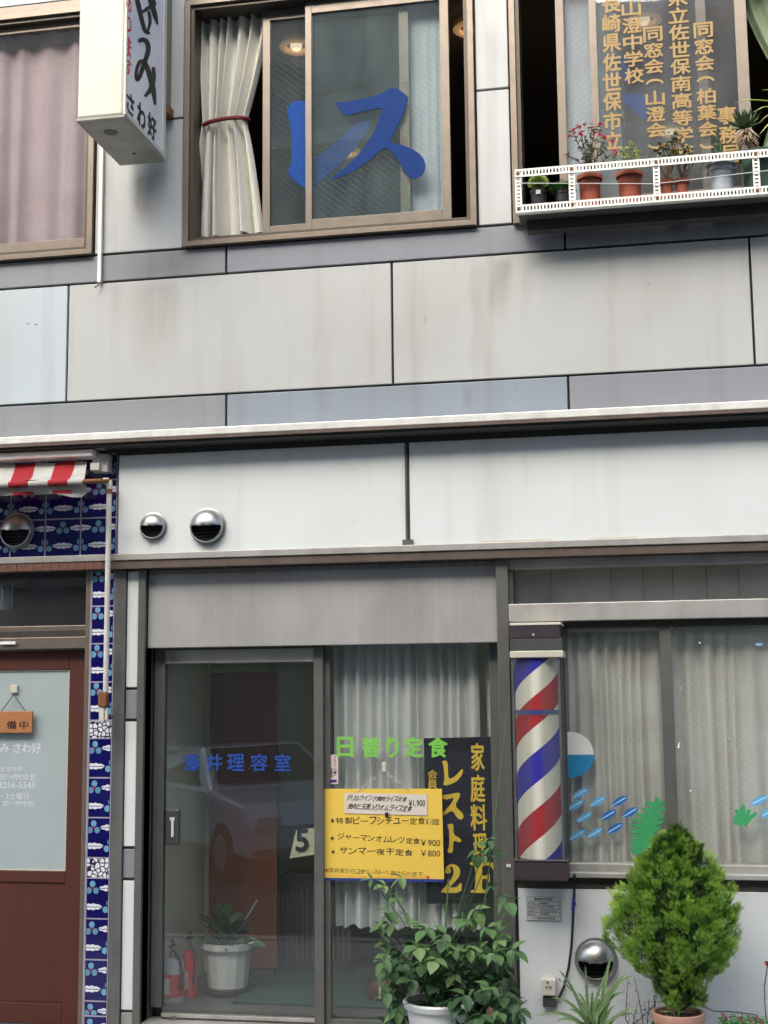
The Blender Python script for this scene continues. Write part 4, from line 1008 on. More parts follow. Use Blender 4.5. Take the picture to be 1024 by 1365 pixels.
# door leaf
dz1 = at(60, 866).z - .004
gx1 = at(92.5, 900, YD).x; gz1, gz0 = at(50, 893, YD).z, at(50, 1161, YD).z; gx0 = gx1 - .50
door = part('door', MB().box(gx1, fx - .002, YD, YD + .04, GZ + .02, dz1).box(gx0 - .12, gx0, YD, YD + .04, GZ + .02, dz1).box(gx0, gx1, YD, YD + .04, gz1, dz1).box(gx0, gx1, YD, YD + .04, gz0 - .065, gz0).box(gx0, gx1, YD, YD + .04, GZ + .02, at(50, 1337, YD).z), 'door_wood', bar, bev=.004)
part('lower_panel', bx(gx0 + .001, gx1 - .001, YD + .010, YD + .03, at(50, 1336, YD).z, gz0 - .066), 'door_wood', door)
pane = part('pane', bx(gx0 - .001, gx1 + .001, YD + .016, YD + .022, gz0, gz1), 'frosted', door)
part('glass_bead', frame_bars(gx0 + .001, gx1 - .001, gz0 + .001, gz1 - .001, .006, YD + .008, YD + .0155), 'cream', door)
Yg = YD + .0155
mb = MB()
def rtext(s, x0, y0, x1, y1, bold=.012): text_px(mb, s, x0, y0, x1, y1, Yg, bold=bold)
rtext('呑み さわ好', -13, 990, 55, 1004, .03)
rtext('営業時間', 1, 1022, 30, 1030)
rtext('00〜PM10:30', 0, 1032, 47.5, 1040)
rtext('3256-5545', -1, 1042, 47, 1051)
rtext('・3土曜日', 2, 1057, 38, 1066)
rtext('00〜PM9:00', 4, 1067.5, 46, 1075)
part('lettering', mb, 'tile_white', door, tri=True)
# plaque
pz1, pz0 = at(20, 948, YD - .02).z, at(20, 977, YD - .02).z; pxa, pxb = at(-22, 960, YD - .02).x, at(43.5, 960, YD - .02).x
pl = thing('hanging_plaque', 'wooden plaque with burnt lettering hanging from a hook on the bar door glass', 'sign', ((pxa + pxb) / 2, YD - .02, pz0))
part('board', bx(pxa, pxb, YD - .026, YD - .008, pz0, pz1), 'wood_plaque', pl, bev=.003)
mb = MB()
for ch, a_, b_ in (('準', -14, -1), ('備', 9, 22), ('中', 26, 38)): text_px(mb, ch, a_, 961, b_, 972, YD - .0262, bold=.03)
part('lettering', mb, 'burnt', pl, tri=True)
hk = at(18.5, 920, YD - .0)
part('hook', bx(hk.x - .022, hk.x + .022, YD - .004, YD + .014, at(18, 924, YD).z, at(18, 913, YD).z), 'cream', pl, bev=.004)
kn = at(18.5, 926, YD - .008)
for q in (2, 34): e_ = at(q, 948, YD - .016); part('cord', MB().tube([kn, e_], .0028, 6), 'rust' if q < 0 else 'dark_grey', pl)
# lantern seen through the transom
lc = at(9, 800, .22); ln = thing('lantern', 'small glass lantern hanging behind the transom pane above the bar door', 'lantern', (lc.x, .22, lc.z))
part('body', MB().lathe((lc.x, .22, at(9, 812, .22).z), [(.0, 0), (.035, 0), (.038, .02), (.034, .1), (.03, .12), (0, .125)], 20), 'plastic_grey', ln, smooth=True)
part('cage', MB().tube([(lc.x - .036, .22, lc.z - .05), (lc.x - .036, .22, lc.z + .1), (lc.x, .22, lc.z + .13), (lc.x + .036, .22, lc.z + .1), (lc.x + .036, .22, lc.z - .05)], .003, 6), 'chrome', ln)
part('rim', MB().lathe((lc.x, .22, at(9, 812, .22).z - .003), [(0, -.003), (.03, -.002), (.033, .0025)], 20), 'plate_white', ln)
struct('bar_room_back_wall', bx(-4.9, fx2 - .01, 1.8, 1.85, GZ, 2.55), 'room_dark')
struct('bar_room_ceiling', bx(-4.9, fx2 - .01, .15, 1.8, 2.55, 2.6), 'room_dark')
# range hood cowl helper ------------------------------------------------------
def cowl(px, py, rpx, Y, label, rim=1.08):
    c = at(px, py, Y); r = rpx * scale_at(px, py, Y)
    t = thing('vent_cowl', label, 'vent', (c.x, Y, c.z), 'round steel vent cowls on the front')
    mb = MB(); N = 36; R = 12
    # dome bulging to the street; its lower front is cut away
    def P(i, j):
        th = math.pi / 2 * (1 - i / R); ph = 2 * math.pi * j / N
        return Vector((c.x + r * math.sin(th) * math.cos(ph), Y - .012 - r * .82 * math.cos(th), c.z + r * math.sin(th) * math.sin(ph)))
    for i in range(R):
        for j in range(N):
            q = [P(i, j), P(i, j + 1), P(i + 1, j + 1), P(i + 1, j)]; m_ = sum(q, Vector()) / 4
            if m_.z - c.z < -.03 * r and math.hypot(m_.x - c.x, m_.z - c.z) < r * .93: continue
            mb.add(q, [(0, 1, 2, 3)])
    bm = None
    o = part('dome', mb, 'chrome', t, smooth='open'); 
    bm = bmesh.new(); bm.from_mesh(o.data); bmesh.ops.remove_doubles(bm, verts=bm.verts, dist=1e-5); bm.to_mesh(o.data); bm.free()
    so_ = o.modifiers.new('wall', 'SOLIDIFY'); so_.thickness = .003
    ring = MB(); k = 40; pr = [(r * rim, 0), (r * rim, -.012), (r * .99, -.014), (r * .96, -.012)]
    for (rr, yy) in pr:
        for j in range(k): q = 2 * math.pi * j / k; ring.v.append((c.x + rr * math.cos(q), Y + yy, c.z + rr * math.sin(q)))
    for i in range(3):
        for j in range(k): ring.f.append((i * k + j, i * k + (j + 1) % k, (i + 1) * k + (j + 1) % k, (i + 1) * k + j)); ring.m.append(0)
    part('flange', ring, 'chrome', t, smooth=True)
    dk = MB(); dk.add([(c.x + r * .97 * math.cos(2 * math.pi * j / k), Y - .004, c.z + r * .97 * math.sin(2 * math.pi * j / k)) for j in range(k)], [tuple(range(k))]); part('duct', dk, 'black', t)
    sl_ = MB()
    for zz in (-.2, -.38, -.56, -.74): hw = math.sqrt(max(0, .88 - zz * zz)) * r; sl_.box(c.x - hw, c.x + hw, Y - .03, Y - .008, c.z + zz * r - .003, c.z + zz * r)
    part('louvre', sl_, 'black', t)
cowl(24, 708, 21, YT - .001, 'steel vent cowl on the blue tiles above the bar door')
cowl(205, 702, 16.5, -.051, 'smaller steel vent cowl on the white fascia')
cowl(277.5, 702, 22, -.051, 'larger steel vent cowl on the white fascia')
# awning ---------------------------------------------------------------------
aw = thing('awning', 'rolled red and white striped awning above the tiled bar front', 'awning', (-3.9, -.25, at(60, 660, -.3).z))
ya, yb = -.06, -.36
za, zb_ = at(60, 617, ya).z, at(60, 641, yb).z
awx1a, awx1b = at(117, 615, ya).x, at(112, 640, yb).x
sw = at(77, 640, yb).x - at(50, 640, yb).x     # one stripe
xe_top, xe_bot = awx1a, awx1b
edges = [0, -(112 - 92), -(112 - 65.5), -(112 - 39.5), -(112 - 13)]
xb = [at(112 + e_, 641, yb).x for e_ in edges]; xa = [at(x_, 616, ya).x for x_ in (116, 101, 74, 48, 21)]
while xb[-1] > -5.4: xb.append(xb[-1] - sw); xa.append(xa[-1] - sw)
for i in range(len(xb) - 1):
    mb = MB(); mid = lambda v, i_: (xa[i_] * (1 - v) + xb[i_] * v)
    def fn(u, v):
        x = mid(v, i + 1) * (1 - u) + mid(v, i) * u
        return (x, ya + (yb - ya) * v, za + (zb_ - za) * v - .016 * math.sin(math.pi * v) + .004 * math.sin(x * 30 + v * 3) + .004 * math.sin(x * 11 - v * 5) * v)
    mb.grid(fn, 5, 8); part('canvas_stripe', mb, 'canvas_white' if i % 2 == 0 else 'canvas_red', aw, smooth='open')
    mb = MB()
    def fr(u, v):          # round the front roll
        x = xb[i + 1] * (1 - u) + xb[i] * u; q = rad(70) - v * rad(200)
        return (x, yb - .005 - .016 * math.cos(q), zb_ - .014 + .017 * math.sin(q))
    mb.grid(fr, 3, 8); part('canvas_roll', mb, 'canvas_white' if i % 2 == 0 else 'canvas_red', aw, smooth='open')
zvb = at(60, 659, yb + .04).z
mb = MB()
def fv(u, v):
    x = -5.4 + (xb[0] + 5.4) * u; lowp = zvb - .012 * math.exp(-((xb[0] - x - .06) / .08) ** 2) * 2.2 + .012 * (1 if x > xb[0] - .02 else 0)
    return (x, yb + .03 + .012 * math.sin(x * 22) * v, (zb_ - .028) * (1 - v) + lowp * v)
mb.grid(fv, 90, 6); part('valance', mb, 'canvas_white', aw, smooth='open')
for i in range(1, len(xb) - 1, 2):
    if xb[i + 1] < -4.3: break
    m_ = MB()
    def fs_(u, v): x = xb[i + 1] * (1 - u) + xb[i] * u; return (x + .01, yb + .0275 + .012 * math.sin(x * 22), zvb + .016 - .017 * v)
    m_.grid(fs_, 6, 2); part('valance_stripe', m_, 'canvas_red', aw, smooth='open')
part('front_bar', MB().tube([(-5.4, yb, zb_ - .015), (at(136, 640, yb).x, yb, zb_ - .012)], .012, 10), 'rust', aw, smooth=True)
casz = at(60, 607, -.12).z
part('casing', MB().box(-5.4, at(126, 606, -.12).x, -.15, -.02, casz - .02, casz + .022), 'white_paint', aw, bev=.008)
part('casing_lip', MB().box(-5.4, at(140, 599, -.1).x, -.12, -.02, casz + .026, casz + .045), 'canvas_white', aw, bev=.006)
part('end_bracket', MB().box(at(126, 620, -.06).x, at(146, 620, -.06).x, -.09, -.014, at(140, 630, -.06).z, at(140, 606, -.06).z).box(at(122, 622, -.1).x, at(134, 622, -.1).x, -.12, -.091, at(140, 627, -.1).z, at(140, 617, -.1).z), 'pipe_paint', aw, bev=.004)
# steel arm / downpipe
pY = -.12
p0 = at(131, 641, pY); p1 = at(146, 641, pY); p2 = at(142, 925, pY)
pp = thing('awning_post', 'cream painted steel post with rusty joints running down the blue tiles', 'post', (p2.x, pY, at(140, 962, pY).z))
part('tube', MB().tube([(p1.x, pY, p1.z - .016), (p1.x, pY, p2.z)], .0155, 14), 'pipe_paint', pp, smooth=True)
part('elbow', MB().tube([(p1.x - .035, pY, p1.z), (p1.x - .012, pY, p1.z), (p1.x - .002, pY, p1.z - .006), (p1.x, pY, p1.z - .03)], .019, 14), 'pipe_paint', pp, smooth=True)
part('cross_tube', MB().tube([(p1.x, pY, p1.z), (xb[0] - .02, yb + .02, zb_ - .012)], .0125, 10), 'rust', pp, smooth=True)
part('joint', MB().tube([(p1.x, pY, at(146, 652, pY).z), (p1.x, pY, at(146, 658, pY).z)], .019, 12), 'rust', pp, smooth=True)
part('rusty_hinge', MB().box(p1.x - .038, p1.x + .014, pY - .022, pY + .02, at(140, 942, pY).z, at(140, 922, pY).z), 'rust', pp, bev=.006)
part('handle_bar', MB().box(p1.x - .035, p1.x - .003, pY - .012, pY + .012, at(140, 962, pY).z, at(140, 941, pY).z).box(p1.x - .001, p1.x + .018, pY - .008, pY + .008, at(140, 960, pY).z, at(140, 943, pY).z), 'pipe_paint', pp, bev=.004)
part('wall_stay', MB().tube([(p1.x, pY, at(140, 955, pY).z), (p1.x, YT, at(140, 955, pY).z)], .006, 8).tube([(p1.x, pY, at(146, 655, pY).z), (p1.x, YT, at(146, 655, pY).z)], .006, 8), 'rust', pp)

# ================================================================== BARBER SHOPFRONT
bs = thing('barber_shopfront', 'barber shopfront with brushed steel lintel, glass door and curtained windows', 'shopfront', (-1.2, .05, GZ))
LZ = FZ0 - .09
xc0, xc1 = at(153.5, 900).x, at(168, 900).x; xw0, xw1 = at(168, 900).x, at(184, 900).x; xp1 = at(193.5, 900).x
part('stone_pier', bx(xc0 - .002, xc1 - .001, -.02, .10, GZ, LZ), 'polished_stone', bs, bev=.003)
part('pier_backing', bx(xc1, xp1, .012, .10, GZ, LZ), 'steel_post', bs)
zz = [LZ, at(176, 918).z, at(175, 960).z, at(174, 1130).z, at(173, 1172).z, at(172, 1348).z, GZ]
for k, m_ in enumerate(['fascia_white', 'enamel_grey', 'fascia_white', 'enamel_grey', 'fascia_white', 'concrete']):
    part('pier_panel', bx(xw0 + .003, xw1 - .002, -.004, .0115, zz[k + 1] + .008, zz[k] - .008), m_, bs, bev=.003)
part('door_post', bx(xw1 + .001, xp1, -.015, .16, GZ, LZ), 'steel_post', bs, bev=.003)
lint = rect(195, 750, 664, 859, .03)
xr0, xr1 = at(663.5, 850).x, at(679.5, 850).x
LB = at(430, 860, .03).z
part('lintel_panel', bx(xp1 + .001, xr0 - .001, .03, .17, LB, LZ), 'steel_brushed', bs, bev=.003)
part('right_post', bx(xr0, xr1, -.03, .17, GZ, LZ), 'steel_post', bs, bev=.003)
YG = .15
# door and fixed light set back
xm0, xm1 = at(418.5, 1000, YG - .05).x, at(431, 1000, YG - .05).x
dj0 = at(205, 1000, YG - .03).x; dj1 = at(219, 1000, YG - .03).x
zh0 = at(300, 885, YG - .02).z; zsill = at(300, 1352, YG - .02).z
part('mullion', bx(xm0, xm1, YG - .05, YG + .05, GZ, LB - .002), 'steel_post', bs, bev=.003)
part('jamb', bx(xp1 - .03, dj0 - .001, YG - .0, YG + .05, GZ, LB - .002), 'soffit_dark', bs)
dr = part('door', MB().box(dj0, dj1, YG - .03, YG + .012, 0, LB - .004).box(dj1, xm0 - .002, YG - .029, YG + .011, zh0, LB - .004).box(dj1, xm0 - .002, YG - .029, YG + .011, -.06, zsill), 'steel_post', bs, bev=.003)
part('head_rail', bx(dj1 + .002, xm0 - .004, YG - .035, YG - .0295, zh0 + .006, LB - .012), 'steel_sill', dr, bev=.002)
part('bottom_rail', bx(dj1 + .002, xm0 - .004, YG - .035, YG - .0295, -.05, zsill - .004), 'steel_sill', dr, bev=.002)
part('pane', bx(dj1 - .004, xm0, YG - .006, YG - .001, zsill - .004, zh0 + .004), 'glass_door', dr)
part('lock', MB().tube([at(232, 1358, YG - .036), at(232, 1358, YG - .045)], .016, 16), 'steel_post', dr)
h_ = rect(222, 1079, 239, 1126, YG - .02)
part('handle', MB().box(h_[0], h_[1], YG - .032, YG - .0065, h_[2], h_[3]), 'dark_grey', dr, bev=.006)
hx = (h_[0] + h_[1]) / 2; hz = (h_[2] + h_[3]) / 2; hh = h_[3] - h_[2]
part('handle', MB().box(hx - .012, hx + .016, YG - .040, YG - .0325, hz + hh * .18, hz + hh * .28).box(hx - .004, hx + .012, YG - .040, YG - .0325, hz - hh * .28, hz + hh * .18), 'plate_white', dr, bev=.002)
mb = MB()
for ch, a_, b_ in (('藤', 246, 266), ('井', 275, 296), ('理', 303, 326), ('容', 334, 357), ('室', 366, 388)): text_px(mb, ch, a_, 1005, b_, 1028, YG - .0065, bold=.035)
part('lettering', mb, 'film_navy', dr, tri=True)
# threshold
part('threshold', bx(xp1, xr0, .0, .2, GZ, -.062), 'steel_sill', bs)
# fixed shop window
sw_ = part('shop_window', MB().box(xm1, at(441, 1000, YG).x, YG - .02, YG + .02, -.06, LB - .004).box(at(655, 1000, YG).x, xr0 + .05, YG - .02, YG + .02, -.06, LB - .004).box(at(441, 1000, YG).x, at(655, 1000, YG).x, YG - .02, YG + .02, -.06, at(550, 1361, YG).z), 'steel_post', bs, bev=.002)
part('pane', bx(xm1, xr0 + .03, YG - .004, YG + .001, -.02, LB - .006), 'glass_door', sw_)
# barber window on the right -------------------------------------------------
YW = .07
xq0 = xr1 + .001
ztr1, ztr0 = at(850, 752, .03).z, at(850, 801, .03).z
part('window_head', bx(xq0, XR, .0, .13, at(850, 754, .0).z, LZ), 'steel_sill', bs, bev=.003)
part('transom_bar', bx(xq0, XR, -.035, .13, at(850, 826, -.03).z, at(850, 801.5, -.03).z), 'steel_sill', bs, bev=.004)
part('transom_pane', bx(xq0, XR, YW, YW + .005, at(850, 801, 0).z - .02, at(850, 754, .0).z + .01), 'glass_dirty', bs)
part('transom_stile', bx(xq0, xq0 + .022, .012, .12, at(850, 801, 0).z - .01, at(850, 754, .0).z), 'steel_post', bs)
zs1 = at(850, 826, -.03).z; zsl = at(890, 1151, YW - .02).z; zsb = at(890, 1177, -.03).z
part('window_header', bx(xq0, XR, .02, .13, at(850, 835, .02).z, zs1 - .001), 'bronze_dark', bs)
bw = part('barber_window', MB().box(xq0 + .0, at(757, 1000, YW).x, YW - .02, YW + .03, zsl, at(850, 835, .02).z - .001).box(at(881, 960, YW - .02).x + .008, at(897.5, 960, YW - .02).x + .006, YW - .045, YW + .015, zsl, at(850, 835, .02).z - .001), 'steel_post', bs, bev=.003)
for a_, b_ in ((758, 882), (898, 1130)): part('sash_rail', MB().box(at(a_, 840, YW).x, at(b_, 840, YW).x, YW - .015, YW + .01, at(a_ + 10, 843 if a_ < 800 else 839, YW).z, at(850, 835, .02).z - .002), 'steel_sill', bw)
part('pane', bx(at(750, 1000, YW).x, at(890, 1000, YW).x, YW + .0, YW + .005, zsl - .01, at(850, 838, YW).z), 'glass_dirty', bw)
part('pane', bx(at(895, 1000, YW).x, XR, YW - .03, YW - .025, zsl - .01, at(850, 838, YW).z), 'glass_dirty', bw)
part('latch', MB().tube([at(906, 990, YW - .05), at(905, 998, YW - .055)], [.008, .01], 8), 'chrome', bw)
part('sill', MB().box(xq0, XR, YW - .05, .13, at(890, 1164, .0).z, zsl - .001).box(xq0, XR, -.05, YW - .052, at(890, 1172, -.05).z, at(890, 1164, .0).z + .004), 'steel_sill', bs, bev=.004)
part('sill_gap', bx(xq0, XR, -.012, .06, at(890, 1187, -.01).z, at(890, 1172, -.05).z - .001), 'soffit_dark', bs)
zlp = at(890, 1187, -.01).z - .001
xlp = at(692, 1250, -.01).x
part('lower_panel', bx(xlp, XR, -.014, .02, GZ, zlp), 'lower_white', bs, bev=.003)
part('panel_edge', bx(xr1 + .001, xlp - .001, -.01, .02, GZ, zlp), 'joint_black', bs)
part('base_wall', bx(xr1 + .001, XR, .022, .12, GZ, zlp), 'joint_black', bs)
part('crack', MB().tube([at(935, 1340, -.015), at(952, 1348, -.015), at(970, 1348, -.015), at(990, 1350, -.015), at(1010, 1353, -.015)], .0018, 4), 'dark_grey', bs)
part('crack', MB().tube([at(840, 1368, -.015), at(856, 1356, -.015), at(872, 1340, -.015)], .0018, 4), 'dark_grey', bs)

# rooms behind ---------------------------------------------------------------
FL = -.02; RB = 2.7
struct('barber_room_floor', bx(XC0 := at(186, 1000).x, XR, .2, RB, FL - .05, FL), 'room_floor')
struct('barber_room_back_wall', bx(XC0, XR, RB, RB + .1, FL, 2.5), 'room_wall')
struct('barber_room_ceiling', bx(XC0, XR, .18, RB, 2.42, 2.5), 'room_wall')
struct('barber_room_wall_left', bx(XC0 - .05, XC0 - .0, .2, RB, FL, 2.42), 'room_wall_light')
struct('barber_room_wall_right', bx(XR, XR + .1, .2, RB, FL, 2.42), 'room_wall')
q0, q1 = at(232, 1100, .95).x, at(256, 1100, .95).x
struct('barber_room_pilaster', bx(q0, q1, .9, 1.2, FL, 2.42), 'room_wall_light')
struct('barber_room_side_panel', bx(XC0 - .01, at(282, 1100, 1.25).x, 1.2, 1.3, FL, 2.42), 'room_wall')
wp = rect(281, 897, 369, 1316, 1.05)
ws = thing('wooden_partition', 'tall reddish brown wooden partition standing inside the barber door', 'partition', ((wp[0] + wp[1]) / 2, 1.07, FL))
part('panel', bx(wp[0], wp[1], 1.05, 1.09, FL + .06, wp[3]), 'wood_panel', ws, bev=.004)
part('plinth', bx(wp[0] + .02, wp[1] - .02, 1.06, 1.085, FL, FL + .06), 'room_dark', ws)
# dark heater with vertical grill
hr = rect(372, 1165, 419, 1330, 1.3)
ht = thing('heater', 'dark ribbed heater standing behind the door glass beside the wooden partition', 'heater', ((hr[0] + hr[1]) / 2, 1.4, FL))
part('body', bx(hr[0], hr[1] + .25, 1.3, 1.55, FL, hr[3]), 'dark_grey', ht, bev=.01)
for k in range(14): part('rib', bx(hr[0] + .02 + k * .034, hr[0] + .034 + k * .034, 1.285, 1.299, FL + .08, hr[3] - .08), 'steel_post', ht)
ch_ = thing('barber_chair', 'dark armchair standing in the dim room behind the door mullion', 'chair', (hr[0] + .5, 1.9, FL))
cxx = hr[0] + .35
part('seat', bx(cxx, cxx + .55, 1.65, 2.15, .42, .56), 'black', ch_, bev=.04); part('backrest', bx(cxx + .03, cxx + .52, 2.1, 2.24, .565, 1.15), 'black', ch_, bev=.04)
part('armrest', bx(cxx - .08, cxx - .01, 1.65, 2.1, .5, .72), 'steel_post', ch_, bev=.02); part('armrest', bx(cxx + .56, cxx + .63, 1.65, 2.1, .5, .72), 'steel_post', ch_, bev=.02)
part('pedestal', MB().lathe((cxx + .27, 1.9, FL), [(0, 0), (.28, 0), (.28, .03), (.06, .06), (.06, .44)], 28), 'chrome', ch_, smooth=True)
# paper with the digits
pr = rect(386, 1100, 414, 1147, .6)
pc = thing('poster', 'white sheet with big black 5 hanging inside beside the door mullion', 'poster', (pr[0], .6, pr[2]))
part('sheet', MB().add([(pr[0], .6, pr[2] + .01), (pr[1] + .12, .6, pr[2] + .05), (pr[1] + .12, .6, pr[3]), (pr[0] + .04, .6, pr[3] - .03)], [(0, 1, 2, 3)]), 'room_wall', pc)
mb = MB(); text_px(mb, '5', 394, 1104, 412, 1136, .597, bold=.05); part('digit', mb, 'ink_black', pc, tri=True)
# extinguishers
def extinguisher(px, pytop, pybot, wpx, Y, label, body, band=None):
    base = Vector((at(px, pybot, Y).x, Y, FL)); r = wpx * scale_at(px, 1300, Y) / 2; zt_ = at(px, pytop, Y).z - FL
    t = thing('fire_extinguisher', label, 'fire extinguisher', base, 'fire extinguishers inside the barber door')
    H = zt_ * .66
    part('cylinder', MB().lathe(base, [(0, 0), (r, 0), (r, H * .86), (r * .8, H * .96), (r * .35, H), (0, H)], 28), body, t, smooth=True)
    if band: part('label_band', MB().lathe((base.x, base.y, FL + H * .12), [(r + .001, 0), (r + .0015, H * .52)], 28), band, t, smooth=True)
    part('neck', MB().lathe((base.x, base.y, FL + H), [(r * .3, 0), (r * .32, .03), (r * .2, .04), (r * .2, .06)], 14), 'chrome', t, smooth=True)
    part('handle', MB().box(base.x - .012, base.x + .012, Y - .05, Y + .02, FL + H + .06, FL + H + .075).box(base.x - .01, base.x + .01, Y - .045, Y + .0, FL + H + .09, FL + H + .102), 'black', t, bev=.003)
    part('nozzle', MB().tube([(base.x, Y, FL + H + .08), (base.x + .004, Y, zt_ + FL)], [.008, .006], 8), 'brass', t)
    part('hose', MB().tube([(base.x, Y - .02, FL + H + .05), (base.x + r * .9, Y - .05, FL + H + .0), (base.x + r * 1.15, Y - .05, FL + H * .6), (base.x + r * .9, Y - .06, FL + H * .3)], .008, 8), 'black', t, smooth=True)
    part('sticker', MB().box(base.x - r * .4, base.x + r * .1, Y - r - .004, Y - r - .002, FL + H * .2, FL + H * .56), 'plate_white', t)
extinguisher(230, 1246, 1344, 29, .38, 'grey fire extinguisher with red band, the left of the pair inside the door', 'plastic_grey', 'enamel_extinguisher')
extinguisher(253, 1233, 1338, 19, .50, 'slim red fire extinguisher, the right of the pair inside the door', 'enamel_extinguisher')
# planter with dark plant
ptc = Vector((at(304, 1330, .62).x, .62, FL)); sc = scale_at(304, 1290, .62)
pt = thing('indoor_plant', 'dark leafed plant in a cream faceted pot inside the barber door', 'potted plant', ptc)
hP = at(304, 1254, .62).z - FL
part('pot', MB().lathe(ptc + Vector((0, 0, .045)), [(0, 0), (25 * sc, 0), (31 * sc, hP - .085), (36 * sc, hP - .08), (37 * sc, hP - .045), (33 * sc, hP - .045), (31 * sc, hP - .08)], 14), 'plastic_white', pt, smooth=False)
part('saucer', MB().lathe(ptc, [(0, 0), (.13, 0), (.15, .03), (.145, .045), (0, .045)], 24), 'plastic_black', pt, smooth=True)
part('soil', MB().lathe(ptc + Vector((0, 0, hP - .04)), [(0, .0), (31 * sc, 0)], 16), 'soil', pt)
st = MB()
for k in range(46):
    q = rnd.uniform(0, 6.28); el = rnd.uniform(.0, 1.3); d = Vector((math.cos(q) * math.cos(el), math.sin(q) * math.cos(el) * .8, math.sin(el))); p = ptc + Vector((0, 0, hP - .02)) + d * rnd.uniform(.05, .15)
    m_ = MB(); leafmesh(m_, frame(p, d + Vector((0, 0, -.2)), rnd.uniform(-.6, .6)), rnd.uniform(.09, .14), rnd.uniform(.05, .08)); part('leaf', m_, 'leaf_vine_dark', pt, label=None); st.tube([ptc + Vector((0, 0, hP - .03)), p], .003, 5)
for k in range(3):
    m_ = MB(); leafmesh(m_, frame(at(298 + k * 4, 1225 - k * 3, .60), (.2 * (k - 1), -.2, 1), .3), .09, .045); part('leaf', m_, 'leaf_parsley', pt)
part('stems', st, 'leaf_vine_dark', pt)
part('stick', MB().tube([ptc + Vector((.03, 0, hP)), at(343, 1200, .62)], .006, 6), 'plastic_grey', pt)
solo('door_mat', bx(at(350, 1340, 1).x, at(350, 1340, 1).x + .95, .35, 1.25, FL + .001, FL + .02), 'mat_green', 'green mat on the floor inside the barber door', 'mat', bev=.005)
# slippers / red cushion behind the vine
ss = at(515, 1322, .5)
sh = thing('slipper', 'dark red slipper with white stripes on the floor behind the shop window', 'slipper', (ss.x, .5, FL))
mb = MB().lathe((ss.x, .5, FL + .02), [(0, 0), (.10, 0), (.125, .05), (.10, .10), (.04, .13), (0, .13)], 20, sq=.55); part('upper', mb, 'slipper_red', sh, smooth=True)
part('sole', MB().lathe((ss.x, .5, FL), [(0, 0), (.12, 0), (.13, .018), (0, .018)], 20, sq=.55), 'rubber', sh)
for k in range(2): part('stripe', bx(ss.x - .03 + k * .03, ss.x - .018 + k * .03, .5 - .074, .5 - .06, FL + .04, FL + .11), 'plate_white', sh)

# curtains downstairs
cz1, cz0 = LB + .05, at(540, 1233, .32).z
def shop_curtain(px0, px1, Y, zt_, zb2, folds, amp, m_, label, seed, wav=.01, name='sheer_curtain'):
    a_, b_ = at(px0, 1000, Y).x, at(px1, 1000, Y).x
    solo(name, drape(a_, b_, zt_, zb2, Y, folds, amp, wav, seed), m_, label, 'curtain', smooth='open')
shop_curtain(446, 640, .235, cz1, cz0, 13, .03, 'sheer', 'pale sheer curtain hanging behind the shop window with the menu board', 21)
shop_curtain(650, 668, .235, cz1, at(655, 1180, .32).z, 2, .02, 'sheer', 'narrow sheer curtain strip beside the right post of the shop window', 22)
shop_curtain(730, 1190, .14, at(850, 826, 0).z + .1, zsl - .05, 22, .026, 'sheer_old', 'grey brown stained sheer curtain closed behind the barber window', 23, .0)
shop_curtain(676, 1190, .2, ztr1 + .06, ztr0 - .06, 9, .007, 'sheer_old', 'short greyish cloth hung behind the transom over the barber window', 24, .0, 'transom_curtain')
for k, px in enumerate((735, 815, 858, 897, 942, 985)):
    a_ = at(px, 780, .19)
    solo('transom_lath', bx(a_.x - .003, a_.x + .003, .178, .186, ztr0 - .05, ztr1 + .03), 'lath_grey', ['first', 'second', 'third', 'fourth', 'fifth', 'sixth'][k] + ' thin dark lath from the left behind the transom glass over the barber window', 'lath', 'laths behind the transom glass')

# ---------------------------------------------------------------- things on the shop window
YF = YG - .0045
# green letters
mb = MB()
for ch, a_, b_ in (('日', 449, 471), ('替', 482, 507), ('り', 515, 532), ('定', 538, 564), ('食', 571, 597)): text_px(mb, ch, a_, 982, b_, 1010, YF - .0005, bold=.045)
solo('green_lettering', mb, 'film_green', 'bright green cut letters stuck across the shop window above the menu board', 'lettering', tri=True)
# black poster
po = thing('black_poster', 'tall black poster with yellow brushed lettering inside the shop window', 'poster', (at(610, 1200, YF).x, YG + .02, at(610, 1203, YG).z))
YP = YG + .012
pa, pb = at(565, 983, YP), at(661, 1203, YP)
part('sheet', MB().add([at(565, 984, YP), at(656, 982, YP), at(662, 1203, YP), at(569, 1205, YP), at(565, 984, YP + .002), at(656, 982, YP + .002), at(662, 1203, YP + .002), at(569, 1205, YP + .002)], [(0, 1, 2, 3), (7, 6, 5, 4), (0, 4, 5, 1), (1, 5, 6, 2), (2, 6, 7, 3), (3, 7, 4, 0)]), 'poster_black', po)
mb = MB(); K = dict(Y=YP - .0002, s=5.686, o=(560, 970), it=2)
film(mb, [(163, 255), (190, 246), (212, 262), (213, 398), (270, 365), (318, 312), (328, 318), (318, 360), (275, 410), (200, 441), (172, 430), (187, 400), (180, 290)], **K)
film(mb, [(165, 510), (205, 508), (290, 491), (306, 500), (300, 530), (262, 592), (325, 650), (331, 680), (315, 698), (285, 690), (245, 622), (180, 668), (165, 652), (235, 580), (262, 528), (200, 546), (168, 540)], **K)
film(mb, [(203, 735), (240, 726), (253, 735), (253, 812), (300, 835), (316, 855), (300, 872), (252, 850), (250, 940), (235, 951), (212, 945), (208, 930), (222, 900), (222, 770)], **K)
K['it'] = 1
film(mb, [(380, 1018), (568, 1016), (576, 1080), (555, 1080), (535, 1045), (470, 1043), (470, 1122), (505, 1122), (515, 1100), (530, 1100), (530, 1170), (515, 1170), (505, 1145), (470, 1145), (470, 1228), (512, 1232), (512, 1252), (385, 1252), (385, 1232), (420, 1228), (420, 1043), (380, 1040)], **K)
